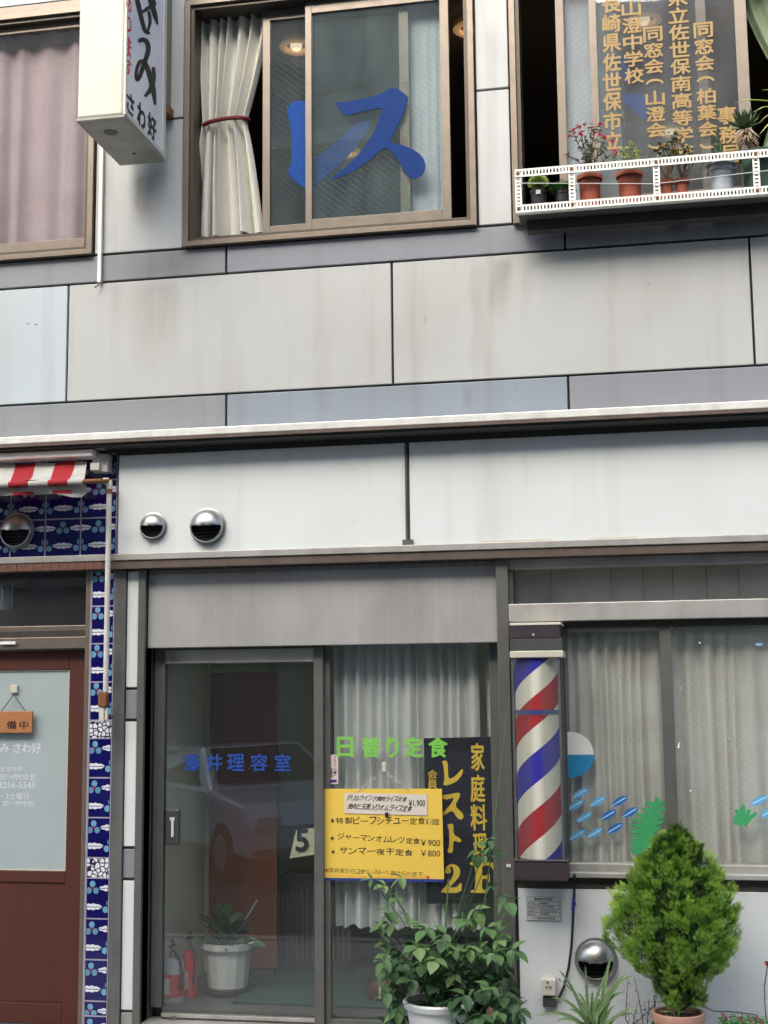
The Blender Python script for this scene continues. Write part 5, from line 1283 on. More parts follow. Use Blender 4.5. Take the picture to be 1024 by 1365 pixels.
film(mb, [(190, 1085), (200, 1050), (245, 1030), (290, 1050), (307, 1085), (297, 1130), (245, 1190), (220, 1212), (285, 1210), (300, 1178), (318, 1178), (312, 1252), (160, 1252), (163, 1232), (225, 1165), (258, 1105), (250, 1058), (235, 1050), (225, 1060), (237, 1085), (225, 1106), (195, 1106)], **K)
part('lettering', mb, 'letter_yellow', po, tri=True)
mb = MB()
for ch, x0, y0, x1, y1 in (('家', 385, 115, 490, 325), ('庭', 380, 355, 495, 565), ('料', 380, 580, 510, 780), ('理', 400, 800, 510, 1000)):
    text_px(mb, ch, 560 + x0 / 5.686, 970 + y0 / 5.686, 560 + x1 / 5.686, 970 + y1 / 5.686, YP - .0002, bold=.022)
for ch, y0, y1 in (('会', 320, 385), ('員', 392, 462), ('制', 470, 540)): text_px(mb, ch, 570, 970 + y0 / 5.686, 583, 970 + y1 / 5.686, YP - .0002, bold=.012)
part('lettering', mb, 'letter_yellow', po, tri=True)
# yellow menu board
YM = YG - .022
mbd = thing('menu_board', 'yellow menu board with black lettering hung by strings in the shop window', 'menu board', (at(510, 1172, YM).x, YM, at(510, 1172, YM).z))
B4 = [at(432, 1051.5, YM), at(589, 1051.5, YM), at(592, 1172, YM), at(433, 1170, YM)]
def quad(mb, q, d=.006): mb.add(list(q) + [Vector(p) + Vector((0, d, 0)) for p in q], [(0, 1, 2, 3), (7, 6, 5, 4), (0, 4, 5, 1), (1, 5, 6, 2), (2, 6, 7, 3), (3, 7, 4, 0)]); return mb
part('board', quad(MB(), B4), 'board_yellow', mbd)
part('bottom_strip', quad(MB(), [at(433, 1170.3, YM - .001), at(592, 1172.3, YM - .001), at(592, 1176, YM - .001), at(433, 1173.5, YM - .001)]), 'board_blue', mbd)
mb = MB(); Yt = YM - .0003
jit = random.Random(17)
def line(s, x0, x1, y0a, y0b, h, bold=.012, mi=0, sp=.9, slant=0.0):
    n_ = len(s); 
    for i, ch in enumerate(s):
        if ch == ' ': continue
        xa_ = x0 + (x1 - x0) * i / n_; xb_ = xa_ + (x1 - x0) / n_ * sp; yc = y0a + (y0b - y0a) * i / n_
        hh = h * (.12 if ch in 'ー一' else .75 if ch in 'ョャュッ' else 1)
        if ch == '。': xb_ = xa_ + 1.8; hh = 1.8; yc += 1.5
        yc += jit.uniform(-.35, .35); hh *= jit.uniform(.9, 1.08); wx = (xb_ - xa_) * jit.uniform(-.05, .05)
        a_, b_, z0_, z1_ = rect(xa_ + wx, yc - hh / 2, xb_ + wx, yc + hh / 2, Yt); sl_ = (slant + jit.uniform(-.06, .06)) * (z1_ - z0_)
        text(mb, ch, (a_, Yt, z0_ + jit.uniform(-.02, .02) * (z1_ - z0_)), (b_ - a_, 0, (b_ - a_) * jit.uniform(-.05, .07)), (sl_, 0, z1_ - z0_), bold=bold, th=.0006, mi=mi)
line('★', 440, 447, 1094, 1094, 7, .02); line('特製ビーフシチュー定食', 448.5, 568, 1094, 1094.5, 9.5)
line('★', 440, 447, 1117, 1117, 7, .02); line('ジャーマンオムレツ定食', 450, 561, 1115, 1122, 8.5)
line('★', 441, 448, 1135, 1135, 7, .02); line('サンマ一夜干定食', 452, 552, 1134, 1137, 9)
text_px(mb, '￥1000', 567.5, 1091, 585.5, 1100, Yt, bold=.008, th=.0006)
text_px(mb, '￥900', 561, 1119, 587, 1128, Yt, bold=.012, th=.0006)
text_px(mb, '￥800', 561, 1133, 587, 1142, Yt, bold=.012, th=.0006)
part('lettering', mb, 'ink_black', mbd, tri=True)
mb = MB(); line('理容室から2Fレストへ抜けられます。', 438, 572, 1160, 1166, 6, .006); part('lettering', mb, 'ink_olive', mbd, tri=True)
mb = MB(); mb.tube([at(438, 1167, Yt), at(500, 1168.5, Yt), at(569, 1170, Yt)], .0012, 5); part('underline', mb, 'ink_orange', mbd)
for px, py in ((435.5, 1160), (570.5, 1169.5)): c_ = at(px, py, Yt); part('dot', MB().tube([c_, c_ + Vector((0, -.0006, 0))], .0085, 14), 'ink_red', mbd)
part('note', quad(MB(), [at(459, 1057, YM - .004), at(569, 1059, YM - .004), at(569.5, 1087, YM - .004), at(459.5, 1084, YM - .004)], .002), 'paper', mbd, label='white handwritten paper strip')
mb = MB(); Yt = YM - .0043
line('グリルウィンナ焼肉ライス定食', 461, 541, 1063.5, 1065.5, 7.4, .02, sp=.98, slant=.45); line('挽肉と玉葱入りオムライス定食', 462, 548, 1074.5, 1078.5, 8, .02, sp=.98, slant=.45)
text_px(mb, '¥1,900', 545, 1066, 567, 1076, Yt, bold=.015, th=.0006)
part('handwriting', mb, 'ink_black', mbd, tri=True)
part('clip', MB().box(at(514, 1083, YM).x, at(518, 1083, YM).x, YM - .014, YM - .005, at(515, 1089, YM).z, at(515, 1083, YM).z), 'black', mbd)
hk = at(512.5, 1024, YM + .004)
part('hook', bx(hk.x - .013, hk.x + .013, YM - .004, YG - .0065, at(512, 1029, YM).z, at(512, 1016, YM).z), 'cream', mbd, bev=.004)
for q in (472, 551): part('string', MB().tube([at(512, 1028, YM), at(q, 1057, YM - .0065)], .0016, 5), 'plate_white', mbd)
# price sticker
stk = thing('paper_sticker', 'small pinkish paper sticker on the glass left of the menu board', 'sticker', (at(442, 1045, YF).x, YF, at(442, 1045, YF).z))
part('sheet', quad(MB(), [at(433.5, 1006, YF - .001), at(450.5, 1006, YF - .001), at(451, 1045, YF - .001), at(434, 1045, YF - .001)], .001), 'paper_pink', stk)
mb = MB()
for i, ch in enumerate('スタンプカード'): text_px(mb, ch, 445, 1008 + i * 4, 448.5, 1011.4 + i * 4, YF - .0012, bold=.02, th=.0005)
for i, ch in enumerate('加盟店'): text_px(mb, ch, 440.5, 1024 + i * 4.2, 444, 1027.6 + i * 4.2, YF - .0012, bold=.03, th=.0005)
text_px(mb, '券', 435.5, 1009, 441, 1014, YF - .0012, bold=.04, th=.0005)
part('lettering', mb, 'ink_black', stk, tri=True)
part('logo', quad(MB(), [at(436, 1040, YF - .0014), at(449, 1039, YF - .0014), at(449, 1043, YF - .0014), at(436, 1043.5, YF - .0014)], .0003), 'board_blue', stk)

# ---------------------------------------------------------------- stickers on the barber window
Y1 = YW - .0005; Y2 = YW - .0305
c_ = at(761, 1006, Y1); r_ = 30.5 * scale_at(761, 1006, Y1)
st = thing('round_sticker', 'round half white half blue sticker on the glass beside the barber pole', 'sticker', (c_.x, Y1, c_.z - r_))
for s_, m_ in ((1, 'sticker_white'), (-1, 'sticker_teal')):
    pts = [(c_.x + r_ * math.cos(math.pi * k / 24), Y1, c_.z + s_ * r_ * math.sin(math.pi * k / 24)) for k in range(25)]
    part('white_half' if s_ > 0 else 'blue_half', MB().poly(pts, (0, -1, 0), .001), m_, st, tri=True)
FISH = [(774, 1057.5, 774, 'L', 'topmost pale fish, alone above its shoal'), (768, 1073, 0, 'L', 'pale fish just under the topmost one by the pole'), (797, 1068.5, 0, 'L', 'pale fish between the topmost pale fish and the dark ones'),
        (779, 1089.5, 0, 'L', 'pale fish in the middle of the shoal'), (770, 1113, 0, 'L', 'lowest pale fish nearest the barber pole'), (793, 1110.5, 0, 'L', 'lowest pale fish beside the lowest dark fish'),
        (826, 1068, 0, 'D', 'topmost dark blue fish'), (811, 1086.5, 0, 'D', 'dark blue fish in the middle of the shoal'), (840, 1083, 0, 'D', 'dark blue fish nearest the green seaweed'), (820, 1104, 0, 'D', 'lowest dark blue fish')]
def fish(px, py, l, angd, dark, label, Y):
    c = at(px, py, Y); s_ = scale_at(px, py, Y); L_ = l * s_; a_ = rad(angd)
    t = thing('fish_sticker', label, 'sticker', (c.x, Y, c.z), 'fish stickers on the barber window')
    up = [(-.5, .12), (-.42, .05), (-.3, .13), (-.05, .19), (.25, .16), (.42, .08), (.5, 0)]
    pts = up + [(x, -z) for x, z in up[::-1][1:]] + [(-.42, 0)]
    R = lambda x, z, dy=0: (c.x + L_ * (x * math.cos(a_) - z * math.sin(a_)), Y + dy, c.z + L_ * (x * math.sin(a_) + z * math.cos(a_)))
    part('body', MB().poly([R(*p) for p in pts], (0, -1, 0), .0008), 'fish_dark' if dark else 'fish_light', t, tri=True)
    part('stripe', MB().poly([R(x, z, -.0009) for x, z in ((-.44, -.022), (.3, -.022), (.42, 0), (.3, .03), (-.44, .015))], (0, -1, 0), .0003), 'fish_line', t, tri=True)
for px, py, _, k, lb in FISH: fish(px, py, 26, 30, k == 'D', lb + ', sticker on the barber window', Y1)
fish(1012, 1067, 28, 205, False, 'upper pale fish at the right side of the barber window, sticker', Y2)
fish(1025, 1082, 28, 215, False, 'lower pale fish at the right edge of the barber window, sticker', Y2)
fish(1012 + 0, 859, 11, 180, False, 'tiny blue sticker high in the right pane of the barber window', Y2)
# seaweed
mb = MB(); sx, sy = 3.6056, 3.6056
spine = [(487, 370), (490, 410), (480, 450), (465, 500), (440, 550), (415, 600), (395, 640)]
ribbon(mb, spine, [16, 34, 44, 52, 58, 62, 44], lambda x, y: at(740 + x / sx, 960 + y / sy, Y1), (0, -1, 0), th=.0008)
for k, (x, y, l, s_) in enumerate([(488, 400, 55, -1), (488, 395, 46, 1), (484, 425, 58, 1), (480, 430, 62, -1), (474, 455, 85, -1), (476, 462, 48, 1), (465, 480, 92, -1), (466, 490, 55, 1), (455, 505, 95, -1), (455, 520, 50, 1), (442, 530, 80, -1), (436, 555, 70, -1), (440, 560, 50, 1), (425, 580, 62, -1), (415, 605, 52, -1), (420, 600, 48, 1), (405, 630, 40, -1)]):
    ribbon(mb, [(x, y), (x + s_ * l * .6, y + 4), (x + s_ * l, y - 8)], [24, 20, 12], lambda x, y: at(740 + x / sx, 960 + y / sy, Y1), (0, -1, 0), th=.0008, lift=.0001 + .00003 * k)
solo('seaweed_sticker', mb, 'kelp_green', 'tall green seaweed sticker right of the fish shoal on the barber window', 'sticker')
mb = MB()
for k, (x, y) in enumerate([(855, 490), (860, 460), (870, 430), (905, 408), (935, 430), (968, 445), (895, 420), (875, 490), (930, 480)]):
    ribbon(mb, [(905, 500), ((905 + x) / 2, (495 + y) / 2), (x, y)], [34, 22, 18], lambda x, y: at(740 + x / sx, 960 + y / sy, Y2), (0, -1, 0), th=.0008, lift=.00004 * k)
solo('seaweed_sticker', mb, 'kelp_green', 'small green fan shaped seaweed sticker on the right pane of the barber window', 'sticker')
# flecks of old paint on the glass
mb = MB(); fr_ = random.Random(4)
for (x, y, r) in [(883, 977, 1.5), (882, 1001, 1), (763, 1047, 2), (757, 1047, 1.5), (817, 1020, 2), (882, 1047, 1.5), (921, 1054, 3), (928, 1057, 1.5), (929, 1061, 1.5), (972, 984, 2.5), (1016, 986, 2), (933, 857, 2.5), (928, 950, 1), (907, 917, 2.5), (903, 928, 1.5), (993, 1123, 1.2), (876, 848, 1.2), (820, 855, 1.5), (762, 930, 1.2), (873, 905, 1), (880, 955, 1.2), (950, 870, 1), (985, 905, 1.4), (1000, 940, 1.1), (915, 880, 1.2)]:
    Yq = Y1 if x < 890 else Y2; c_ = at(x, y, Yq); rr = r * .0024
    pts = [(c_.x + rr * fr_.uniform(.5, 1.3) * math.cos(q), Yq, c_.z + rr * fr_.uniform(.5, 1.2) * math.sin(q)) for q in [2 * math.pi * k / 9 for k in range(9)]]
    mb.poly(pts, (0, -1, 0), .0008)
part('paint_flecks', mb, 'plate_white', bw, tri=True, kind='stuff')

# ---------------------------------------------------------------- barber pole
Yc = -.13; bc = at(718.5, 1010, Yc)
z_top, z_bot = at(718, 872, Yc).z, at(718, 1150, Yc).z
bp = thing('barber_pole', 'barber pole with red, white and blue stripes in a glass case on the wall', 'barber pole', (bc.x, Yc, z_bot - .1))
rr = 29.5 * scale_at(718, 1010, Yc)
me = mesh('striped_drum', MB().tube([(0, 0, 0), (0, 0, z_top - z_bot)], rr, 64), 'barber_stripes', smooth=True)
dro = bpy.data.objects.new('striped_drum', me); COL.objects.link(dro); dro.parent = bp
# phase: at the left edge a blue band should sit at py 1057
zblue = at(690, 1057, Yc).z
dro.location = Vector((bc.x, Yc, z_bot)) - bp.location
# left edge angle = pi -> ang .5; want phase (z/LEAD - .5 + k) = .635 at z = zblue - z_bot
k_ = (.635 - ((zblue - z_bot) / LEAD - .5)) % 1.0
for nd in M['barber_stripes'].node_tree.nodes:
    if nd.type == 'MATH' and nd.operation == 'ADD' and abs(nd.inputs[1].default_value - 10.0) < 1e-6: nd.inputs[1].default_value = 10 + k_
def pb(px0, py0, px1, py1, Yf_, dep): a_ = rect(px0, py0, px1, py1, Yf_); return bx(a_[0], a_[1], Yf_, Yf_ + dep, a_[2], a_[3])
CYF = -.25
part('cap', pb(679, 833, 747, 850.5, CYF - .005, .25), 'cap_purple', bp, bev=.004)
part('cap_top', pb(679.5, 830.5, 748, 832.5, CYF - .008, .25), 'outlet_cream', bp, bev=.002)
part('collar', pb(680, 851.5, 750, 867.5, CYF - .002, .245), 'dark_grey', bp, bev=.004)
part('lip', pb(679.5, 868, 751, 876, CYF - .015, .26), 'cream', bp, bev=.004)
e0 = at(684, 1010, CYF).x; e1 = at(749.5, 1010, CYF).x
zc1, zc0 = at(718, 876.5, CYF).z, at(718, 1148, CYF).z
for (x, y) in ((e0, CYF), (e1 - .012, CYF), (e0, -.035), (e1 - .012, -.035)): part('corner_post', bx(x, x + .012, y, y + .012, zc0, zc1), 'chrome', bp)
part('case_glass', MB().box(e0 + .012, e1 - .012, CYF + .004, CYF + .007, zc0, zc1), 'glass_case', bp)
part('case_glass', MB().box(e1 - .006, e1 - .003, CYF + .012, -.035, zc0, zc1), 'glass_case', bp)
part('case_glass', MB().box(e0 + .003, e0 + .006, CYF + .012, -.035, zc0, zc1), 'glass_case', bp)
part('back_plate', bx(e0, e1, -.022, -.015 + .012, zc0, zc1), 'steel_post', bp)
zs_ = at(718, 949, CYF).z
part('seam_band', MB().box(e0 + .012, e1 - .012, CYF + .0005, CYF + .0035, zs_ - .022, zs_ + .008), 'glass_dirty', bp)
part('drum_collar', MB().lathe((bc.x, Yc, at(718, 944, Yc).z - .02), [(rr + .001, -.012), (rr + .002, .012)], 48), 'board_blue', bp, smooth=True)
part('bottom_box', pb(685, 1149, 757, 1175, CYF - .012, .235), 'cap_purple', bp, bev=.005)
part('bottom_lip', pb(684, 1146, 758, 1149.3, CYF - .018, .245), 'dark_grey', bp, bev=.002)
part('screw', MB().tube([at(711, 846, CYF - .01), at(711, 846, CYF - .006)], .006, 10), 'plate_white', bp)
# notice plate
npl = thing('notice_plate', 'small white printed notice plate on the panel under the barber pole', 'plate', (at(725, 1228, -.02).x, -.02, at(725, 1228, -.02).z))
Yn = -.018
part('plate', quad(MB(), [at(701.5, 1194.5, Yn), at(746.5, 1196, Yn), at(748, 1228, Yn), at(702, 1227, Yn)], .003), 'plate_white', npl, bev=.0)
mb = MB(); Yq = Yn - .0003
def bar_(x0, y0, x1, y1): a_ = rect(x0, y0, x1, y1, Yq); mb.box(a_[0], a_[1], Yq - .0004, Yq, a_[2], a_[3])
for y in (1195.4, 1227): bar_(702.3, y, 747, y + .5)
for x in (702.3, 746.6): bar_(x, 1195.5, x + .5, 1227)
for y in (1201.5, 1206.5, 1211.5, 1216, 1221): bar_(703.5, y, 745.5, y + .35)
for x in (703.5, 713.5, 745.3): bar_(x, 1201.5, x + .35, 1221)
part('border', mb, 'dark_grey', npl)
mb = MB()
for s, x0, y0, x1, y1 in (('建設業の許可票', 712, 1197, 736, 1200.3), ('商号又は名称', 704, 1203, 712.5, 1205.5), ('一般建設業', 716, 1203, 731, 1205.5), ('代表者の氏名', 704, 1208, 712.5, 1210.3), ('許可番号', 704, 1213, 712.5, 1215.3), ('許可を受けた建設業', 716, 1208, 738, 1210.3), ('国土交通大臣許可', 720, 1213, 742, 1215.2), ('許可年月日', 704, 1217.5, 712.5, 1219.8), ('有効期間', 720, 1217.5, 732, 1219.8), ('この建物の所有者', 709, 1222.5, 740, 1225.8)):
    text_px(mb, s, x0, y0, x1, y1, Yq, bold=.01, th=.0004)
part('lettering', mb, 'ink_black', npl, tri=True)
# outlet box with cable
ob = thing('outlet_box', 'cream weatherproof power outlet box on the white panel', 'power outlet', (at(733, 1338, -.03).x, -.03, at(733, 1338, -.03).z))
part('cover', pb(722, 1305, 741.5, 1328, -.06, .045), 'outlet_cream', ob, bev=.006)
part('socket', pb(723.5, 1328.5, 742, 1343, -.045, .03), 'dark_grey', ob, bev=.004)
part('screw', MB().tube([at(730, 1309.5, -.06), at(730, 1309.5, -.064)], .005, 8), 'black', ob)
mb = MB(); text_px(mb, '防雨', 727, 1314, 736, 1319, -.0603, bold=.005, th=.0005); part('lettering', mb, 'dark_grey', ob, tri=True)
cb = [at(766, 1165, -.055), at(765.5, 1195, -.03), at(764, 1225, -.028), at(762, 1260, -.028), at(758, 1290, -.028), at(752, 1315, -.03), at(746, 1328, -.035), at(741, 1333, -.04)]
cbt = thing('power_cable', 'black cable hanging from the barber pole to the outlet box', 'cable', cb[-1])
part('cord', MB().tube(cb, .0065, 8), 'cable', cbt, smooth=True)
part('tape', MB().tube([at(765.2, 1196, -.029), at(764, 1214, -.028)], .0085, 8).poly([at(765, 1196, -.036), at(769, 1207, -.036), at(765, 1206, -.036)], (0, -1, 0), .001), 'tape_blue', cbt)
cowl(794.5, 1279, 25.5, -.015, 'steel vent cowl low on the white panel behind the aloe', rim=1.12)
# small fittings
solo('post_clip', pb(675, 1152, 681, 1156, -.036, .006), 'plate_white', 'tiny metal clip on the steel post beside the barber pole', 'clip')

# ================================================================== PLANTS ON THE PAVEMENT
# conifer
Yk = -.38
pc_ = at(904, 1348, Yk); s_ = scale_at(904, 1348, Yk); base = Vector((pc_.x, Yk, GZ))
cn = thing('potted_conifer', 'dense bright green cone shaped conifer in a pale terracotta pot', 'potted tree', base)
hp = pc_.z - GZ
part('pot', MB().lathe(base, [(0, 0), (.085, 0), (.112, hp - .045), (.128, hp - .042), (.133, hp - .02), (.130, hp - .002), (.122, hp), (.114, hp - .004), (.110, hp - .03)], 40), 'terracotta_pale', cn, smooth=True)
part('soil', MB().lathe(base + Vector((0, 0, hp - .028)), [(0, .01), (.06, .006), (.112, -.002)], 24), 'soil', cn)
ztop = at(898, 1106, Yk).z
part('trunk', MB().tube([base + Vector((0, 0, hp - .04)), base + Vector((.005, 0, hp + .12)), Vector((base.x - .005, Yk, hp + GZ + .5)), Vector((at(898, 1120, Yk).x, Yk, ztop - .06))], [.017, .015, .01, .003], 10), 'bark', cn, smooth=True)
prof = [(1106, 902, 4), (1120, 900, 24), (1140, 900, 42), (1165, 899, 58), (1190, 899, 69), (1215, 900, 79), (1235, 901, 85), (1252, 902, 82), (1270, 902, 70), (1290, 903, 52), (1308, 905, 36), (1325, 908, 29), (1340, 909, 27)]
zr = [(at(cx, py, Yk).z, at(cx, py, Yk).x, hw * s_) for py, cx, hw in prof][::-1]
def env(z):
    for i in range(len(zr) - 1):
        if zr[i][0] <= z <= zr[i + 1][0]:
            t = (z - zr[i][0]) / (zr[i + 1][0] - zr[i][0]); return zr[i][1] * (1 - t) + zr[i + 1][1] * t, zr[i][2] * (1 - t) + zr[i + 1][2] * t
    return zr[-1][1], .005
# big vertical plates of sprays, as a thuja carries them
rng = random.Random(5)
def lump(q, z): return 1 + .10 * math.sin(q * 3 + z * 9) + .08 * math.sin(q * 7 - z * 17 + 1) + .05 * math.sin(q * 13 + z * 31)
tipmb, shademb = MB(), MB()
def spray(mb, p, d, side, L_, mi):
    """flat scaly spray: axis with paired lobes"""
    d = d.normalized(); side = (side - d * side.dot(d)).normalized(); n_ = 4
    for k in range(n_ + 1):
        t = k / n_; q = p + d * L_ * t * .75; w_ = L_ * (.42 - .22 * t)
        dirs = ((1,), (-1,)) if k < n_ else ((0,),)
        for (sg,) in dirs:
            dd = (d * (.8 if sg else 1) + side * .75 * sg).normalized(); e_ = q + dd * w_; nn = dd.cross(side if not sg else d).normalized(); wd = dd.cross(d.cross(side)).normalized() * w_ * .17
            o = len(mb.v); mb.v += [tuple(q), tuple(q + dd * w_ * .55 + wd), tuple(e_), tuple(q + dd * w_ * .55 - wd)]; mb.f.append((o, o + 1, o + 2, o + 3)); mb.m.append(mi)
z0e, z1e = zr[0][0], zr[-1][0]
n_cl = 0
while n_cl < 760:
    z = rng.uniform(z0e, z1e - .012); cx, R_ = env(z)
    if rng.random() > (R_ / .36) + .07: continue
    q = rng.uniform(0, 2 * math.pi)
    if math.sin(q) > .5 and rng.random() < .8: continue
    n_cl += 1
    lay = rng.random(); deep = 0.0 if lay < .62 else rng.uniform(.1, .26)
    tilt = rng.gauss(0, .12); fan = rng.uniform(-.9, .9)          # the flat plate stands more or less edge-on to the outside
    out = Vector((math.cos(q), math.sin(q), 0)); tang = Vector((-math.sin(q), math.cos(q), 0))
    axis = (out * rng.uniform(.15, .65) + Vector((0, 0, 1)) + tang * rng.gauss(0, .22)).normalized()
    wide = (tang * math.cos(fan) + out * math.sin(fan)); wide = (wide - axis * wide.dot(axis)).normalized()
    h_cl = rng.uniform(.045, .080) * (.6 + .5 * min(1, R_ / .25)); root_r = R_ * lump(q, z) * (1 - deep) - h_cl * .35
    root_ = Vector((cx + root_r * math.cos(q), Yk + root_r * math.sin(q) * .82, z - h_cl * .55))
    for k in range(24):
        t = rng.random() ** .8; a_ = rng.uniform(-1, 1) * (1 - .35 * t); d = (axis + wide * a_ * .75).normalized()
        p = root_ + axis * h_cl * t + wide * a_ * h_cl * .42 * (.35 + t) + out * rng.gauss(0, .006)
        edge = t > .62 or abs(a_) > .75
        mi = 2 if deep > .17 else (1 if edge and deep < .02 else 0)  # deeper plates take the dark green: shade put into the colour by depth
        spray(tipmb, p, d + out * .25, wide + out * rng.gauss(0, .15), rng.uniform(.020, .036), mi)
n_spr = 0
while n_spr < 2600:
    z = rng.uniform(z0e, z1e); cx, R_ = env(z)
    if rng.random() > (R_ / .37) + .08: continue
    q = rng.uniform(0, 2 * math.pi); rr_ = R_ * rng.uniform(.45, .80); p = Vector((cx + rr_ * math.cos(q), Yk + rr_ * math.sin(q) * .82, z))
    out = Vector((math.cos(q), math.sin(q), 0)); tang = Vector((-math.sin(q), math.cos(q), 0))
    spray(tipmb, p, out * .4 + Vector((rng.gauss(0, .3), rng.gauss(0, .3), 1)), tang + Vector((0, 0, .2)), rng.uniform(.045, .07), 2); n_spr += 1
for k in range(1500):          # innermost sprays, all in the dark green painted as inner shade
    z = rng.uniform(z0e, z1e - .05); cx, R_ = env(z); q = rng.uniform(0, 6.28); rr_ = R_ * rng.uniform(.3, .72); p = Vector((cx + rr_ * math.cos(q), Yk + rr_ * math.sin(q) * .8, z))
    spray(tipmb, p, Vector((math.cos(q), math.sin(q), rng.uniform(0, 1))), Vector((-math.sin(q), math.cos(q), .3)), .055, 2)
part('foliage', tipmb, ['leaf_thuja', 'leaf_thuja_tip', 'leaf_thuja_shade'], cn, kind='stuff')
br = MB()
for k in range(26):
    z = z0e + (z1e - z0e) * (k + .5) / 26 * .9; cx, R_ = env(z); q = k * 2.4; br.tube([(base.x, Yk, z - .05), (cx + R_ * .5 * math.cos(q), Yk + R_ * .4 * math.sin(q), z), (cx + R_ * .8 * math.cos(q), Yk + R_ * .65 * math.sin(q), z + .03)], [.006, .004, .002], 5)
part('branches', br, 'bark', cn)
mb = MB()
for k in range(6):
    p = base + Vector((-.06 + k * .012, -.03, hp - .02)); strap(mb, [p, p + Vector((rng.gauss(0, .015), -.01, .025)), p + Vector((rng.gauss(-.01, .03), -.02, .03))], [.006, .006, .001])
part('weed', mb, 'leaf_lime', cn)

# aloe
Ya = -.42; ab = at(792, 1395, Ya); base = Vector((ab.x, Ya, GZ)); 
al = thing('aloe_plant', 'aloe with long pale green toothed leaves in a pot under the vent cowl', 'potted plant', base)
pot(al, base, .11, .085, .16, 'terracotta', rim=.01)
rz = Vector((ab.x, Ya, GZ + .17))
LV = [(744, 1292, .022), (738, 1302, .012), (722, 1352, .022), (735, 1330, .02), (712, 1356, .012), (770, 1322, .026), (780, 1286, .02), (816, 1268, .024), (812, 1290, .02), (835, 1298, .022), (845, 1300, .026), (838, 1322, .026), (826, 1312, .02), (850, 1345, .022), (800, 1330, .026), (758, 1345, .026), (845, 1352, .02), (790, 1320, .024), (775, 1345, .026), (820, 1340, .024), (808, 1360, .022), (740, 1362, .02), (783, 1360, .03), (765, 1362, .024)]
for k, (tx, ty, w_) in enumerate(LV):
    st_ = rz + Vector((rnd.uniform(-.035, .035), rnd.uniform(-.03, .02), rnd.uniform(-.01, .05))); e_ = at(tx, ty, Ya + rnd.uniform(-.12, .08))
    md = st_.lerp(e_, .55) + Vector(((st_.x - e_.x) * .12, 0, abs(e_.x - st_.x) * .28 + .02)); pts = []
    for j in range(9):
        u = j / 8; pts.append((1 - u) ** 2 * st_ + 2 * u * (1 - u) * md + u * u * e_)
    w_ *= .78; m_ = MB(); strap(m_, pts, [w_ * (1.15 - .25 * j / 8) * (1 if j < 8 else .05) * (1 - (j / 8) ** 3 * .75) for j in range(9)], fold=.5, nrm=(0, -1, .8))
    for j in range(1, 8):        # teeth
        for sg in (-1, 1):
            t_ = (pts[j + 1 if j < 8 else j] - pts[j - 1]).normalized(); s2 = t_.cross(Vector((0, -1, .8))).normalized(); h = w_ * .5 * (1 - (j / 8) ** 3 * .75); p = pts[j] + s2 * sg * h * .95
            m_.add([p - t_ * .004, p + t_ * .004, p + s2 * sg * .006 + t_ * .002], [(0, 1, 2)])
    part('leaf', m_, 'leaf_aloe', al, smooth=False)
# little twining weed by the aloe
sw2 = thing('creeping_weed', 'wispy dark weed growing between the aloe and the conifer pot', 'weed', (at(860, 1365, -.1).x, -.1, GZ))
st = MB(); lf = MB()
for k in range(7):
    b_ = Vector((at(862, 1390, -.12).x + rnd.gauss(0, .03), -.12 + rnd.gauss(0, .03), GZ)); e_ = at(rnd.uniform(836, 880), rnd.uniform(1300, 1362), -.12); md = b_.lerp(e_, .5) + Vector((rnd.gauss(0, .04), 0, 0)); st.tube([b_, md, e_], [.003, .0025, .0015], 5)
    for j in range(26):
        p = md.lerp(e_, rnd.random()) + Vector((rnd.gauss(0, .02), rnd.gauss(0, .02), rnd.gauss(0, .02))); leafmesh(lf, frame(p, (rnd.gauss(0, 1), rnd.gauss(0, 1), rnd.gauss(0, .6)), 0), .014, .007, seg=3)
part('stems', st, 'bark', sw2); part('foliage', lf, 'leaf_jade', sw2, kind='stuff')
# low flowering planter bottom right
Yr = -.40; ppx = at(1005, 1362, Yr); fpz = ppx.z
fp = thing('flower_trough', 'low trough of green plants with small pink flowers at the bottom right corner', 'planter', (ppx.x + .05, Yr, GZ))
part('trough', MB().box(at(962, 1375, Yr).x, at(962, 1375, Yr).x + .55, Yr - .09, Yr + .09, GZ, fpz - .04), 'plastic_grey', fp, bev=.01)
part('soil', bx(at(962, 1375, Yr).x + .01, at(962, 1375, Yr).x + .54, Yr - .08, Yr + .08, fpz - .0395, fpz - .03), 'soil', fp)
lf = MB()
for k in range(1300):
    p = Vector((at(962, 1375, Yr).x + rnd.uniform(0, .55), Yr + rnd.gauss(0, .05), fpz - .03 + rnd.random() ** 1.5 * .045)); leafmesh(lf, frame(p, (rnd.gauss(0, 1), rnd.gauss(0, 1), rnd.uniform(0, 1)), rnd.uniform(-1, 1)), .018, .011, seg=3)
part('foliage', lf, 'leaf_parsley', fp, kind='stuff')
for px, py in ((963, 1352), (967, 1356), (999, 1359), (1001, 1363), (1007, 1357), (975, 1363), (990, 1362), (1015, 1361), (985, 1358)):
    p = at(px, py, Yr - .02); m_ = MB()
    for j in range(7): q = j * .9; leafmesh(m_, frame(p, (math.cos(q), -.5, math.sin(q)), .5), .011, .009, seg=3)
    part('flower', m_, 'petal_pink', fp)
rs_ = thing('rose_stem', 'thin stem with small red flower at the right edge of the picture', 'flower', (at(1030, 1385, -.3).x, -.3, GZ))
part('stem', MB().tube([(at(1030, 1385, -.3).x, -.3, GZ), at(1020, 1345, -.3), at(1019, 1315, -.3), at(1023, 1288, -.3)], .0028, 6), 'bark', rs_)
m_ = MB()
for j in range(12): q = j * .7; leafmesh(m_, frame(at(1022, 1284, -.3), (math.cos(q), -.4, math.sin(q)), .5), .018, .014, seg=3)
part('flower', m_, 'petal_red', rs_)
